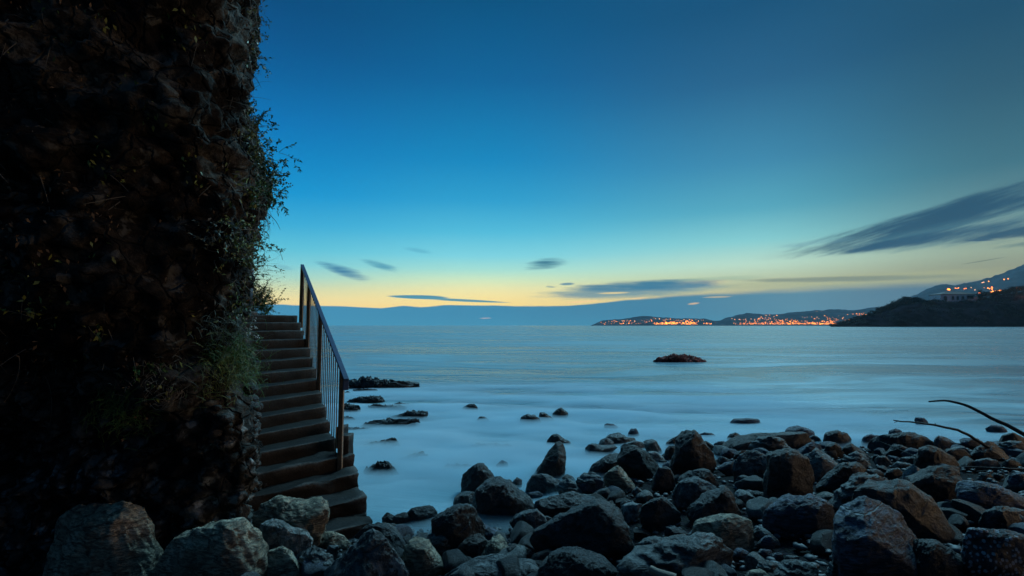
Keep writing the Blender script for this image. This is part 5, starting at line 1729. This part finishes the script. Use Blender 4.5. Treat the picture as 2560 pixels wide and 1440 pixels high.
def landmark(x, y, d, label):
    q = at(x, y, d)
    o = empty('radio_mast', q)
    tag(o, label, 'mast', 'thin masts on the far skyline')
    for dx, hh_ in ((-4, 16), (4, 22)):
        v, f = tubes(np.array([[q + (dx, 0, -4), q + (dx, 0, hh_)]]), 0.7, 5, 0.5)
        obj('mast_pole', v, f, M['bark'], o, loc=q)


landmark(1610, 791.5, 4790, 'pair of thin masts on the hump of the low headland')
landmark(2037, 778, 4590, 'pair of thin masts on the skyline of the second headland')
# floodlit building on the skyline
q = h2.point(2078, 1.0)
q = at(2078, 776.5, q[1] - 15)
lb_ = empty('hilltop_building', q)
tag(lb_, 'long floodlit orange building on the skyline of the second headland', 'building')
v, f = box_mesh((q[0] - 13, q[1] - 6, q[2] - 6), (q[0] + 13, q[1] + 6, q[2] + 6))
obj('wall', v, f, M['stucco'], lb_, loc=q, smooth=False)
v, f = box_mesh((q[0] - 14, q[1] - 7, q[2] + 6.02), (q[0] + 14, q[1] + 7, q[2] + 7.2))
obj('roof', v, f, M['tiles'], lb_, loc=q, smooth=False)
for k in range(4):
    v, f = box_mesh((q[0] - 11 + k * 5.8, q[1] - 6.4, q[2] - 2), (q[0] - 6.6 + k * 5.8, q[1] - 5.9, q[2] + 4.5))
    obj('lit_window', v, f, GL['o'], lb_, loc=q, smooth=False)
# the street lamp just inside the right edge that lights the scrub of the promontory
q = h4.spot(2566, 742)
lp = empty('street_lamp', (q[0], q[1] - 6, q[2]))
tag(lp, 'bright orange street lamp at the right edge lighting the scrub of the promontory', 'street lamp')
v, f = tubes(np.array([[(q[0], q[1] - 6, q[2] - 2), (q[0], q[1] - 6, q[2] + 9)]]), 0.15, 6, 0.7)
obj('lamp_pole', v, f, M['bark'], lp, loc=lp.location)
obj('lamp_head', ic * 1.1 + np.array([q[0], q[1] - 6.6, q[2] + 9.3]), fc, GL['o'], lp, loc=lp.location)
pl = bpy.data.lights.new('lamp_light', 'POINT')
pl.energy = 26000
pl.color = (1.0, 0.32, 0.06)
pl.shadow_soft_size = 1.2
plo = bpy.data.objects.new('lamp_light', pl)
COL.objects.link(plo)
plo.parent = lp
plo.location = (0, -3.0, 9.5)

# ------------------------------------------------------------------ air
hz = bpy.data.materials.new('evening haze')
hz.use_nodes = True
hz.node_tree.nodes.remove(hz.node_tree.nodes['Principled BSDF'])
hv_ = hz.node_tree.nodes.new('ShaderNodeVolumePrincipled')
hv_.inputs['Color'].default_value = (0.7, 0.88, 1.0, 1)
hv_.inputs['Density'].default_value = 2.6e-5
hv_.inputs['Anisotropy'].default_value = 0.2
hz.node_tree.links.new(hv_.outputs[0], hz.node_tree.nodes['Material Output'].inputs['Volume'])
v, f = box_mesh((-9200, -60, -11), (9200, 9200, 700))
tag(obj('haze', v, f, hz, smooth=False), 'thin blue evening haze over the whole bay', 'haze', kind='stuff')

# the countless smaller lights of the two towns
rng = np.random.default_rng(5)
parts = []
ic1, fc1 = ico(1)
for hill, x0, x1, n_ in ((h1, 1634, 1742, 150), (h1, 1500, 1830, 90), (h2, 1832, 2090, 190), (h2, 1890, 2130, 120)):
    for _ in range(n_):
        x = rng.uniform(x0, x1)
        y = 811.3 - abs(rng.normal()) * (2.2 if n_ in (150, 190) else 7.0)
        y = max(y, float(np.interp(x, hill.px, hill.py)) + 3)
        q = hill.spot(x, y)
        r = rng.uniform(0.9, 1.9)
        parts.append((ic1 * r + np.array([q[0], q[1] - 8, q[2] + r]), fc1))
v, f = join(parts)
tag(obj('town_lights', v, f, GL['o']), 'countless tiny orange lights of the two far towns', 'town lights', kind='stuff')
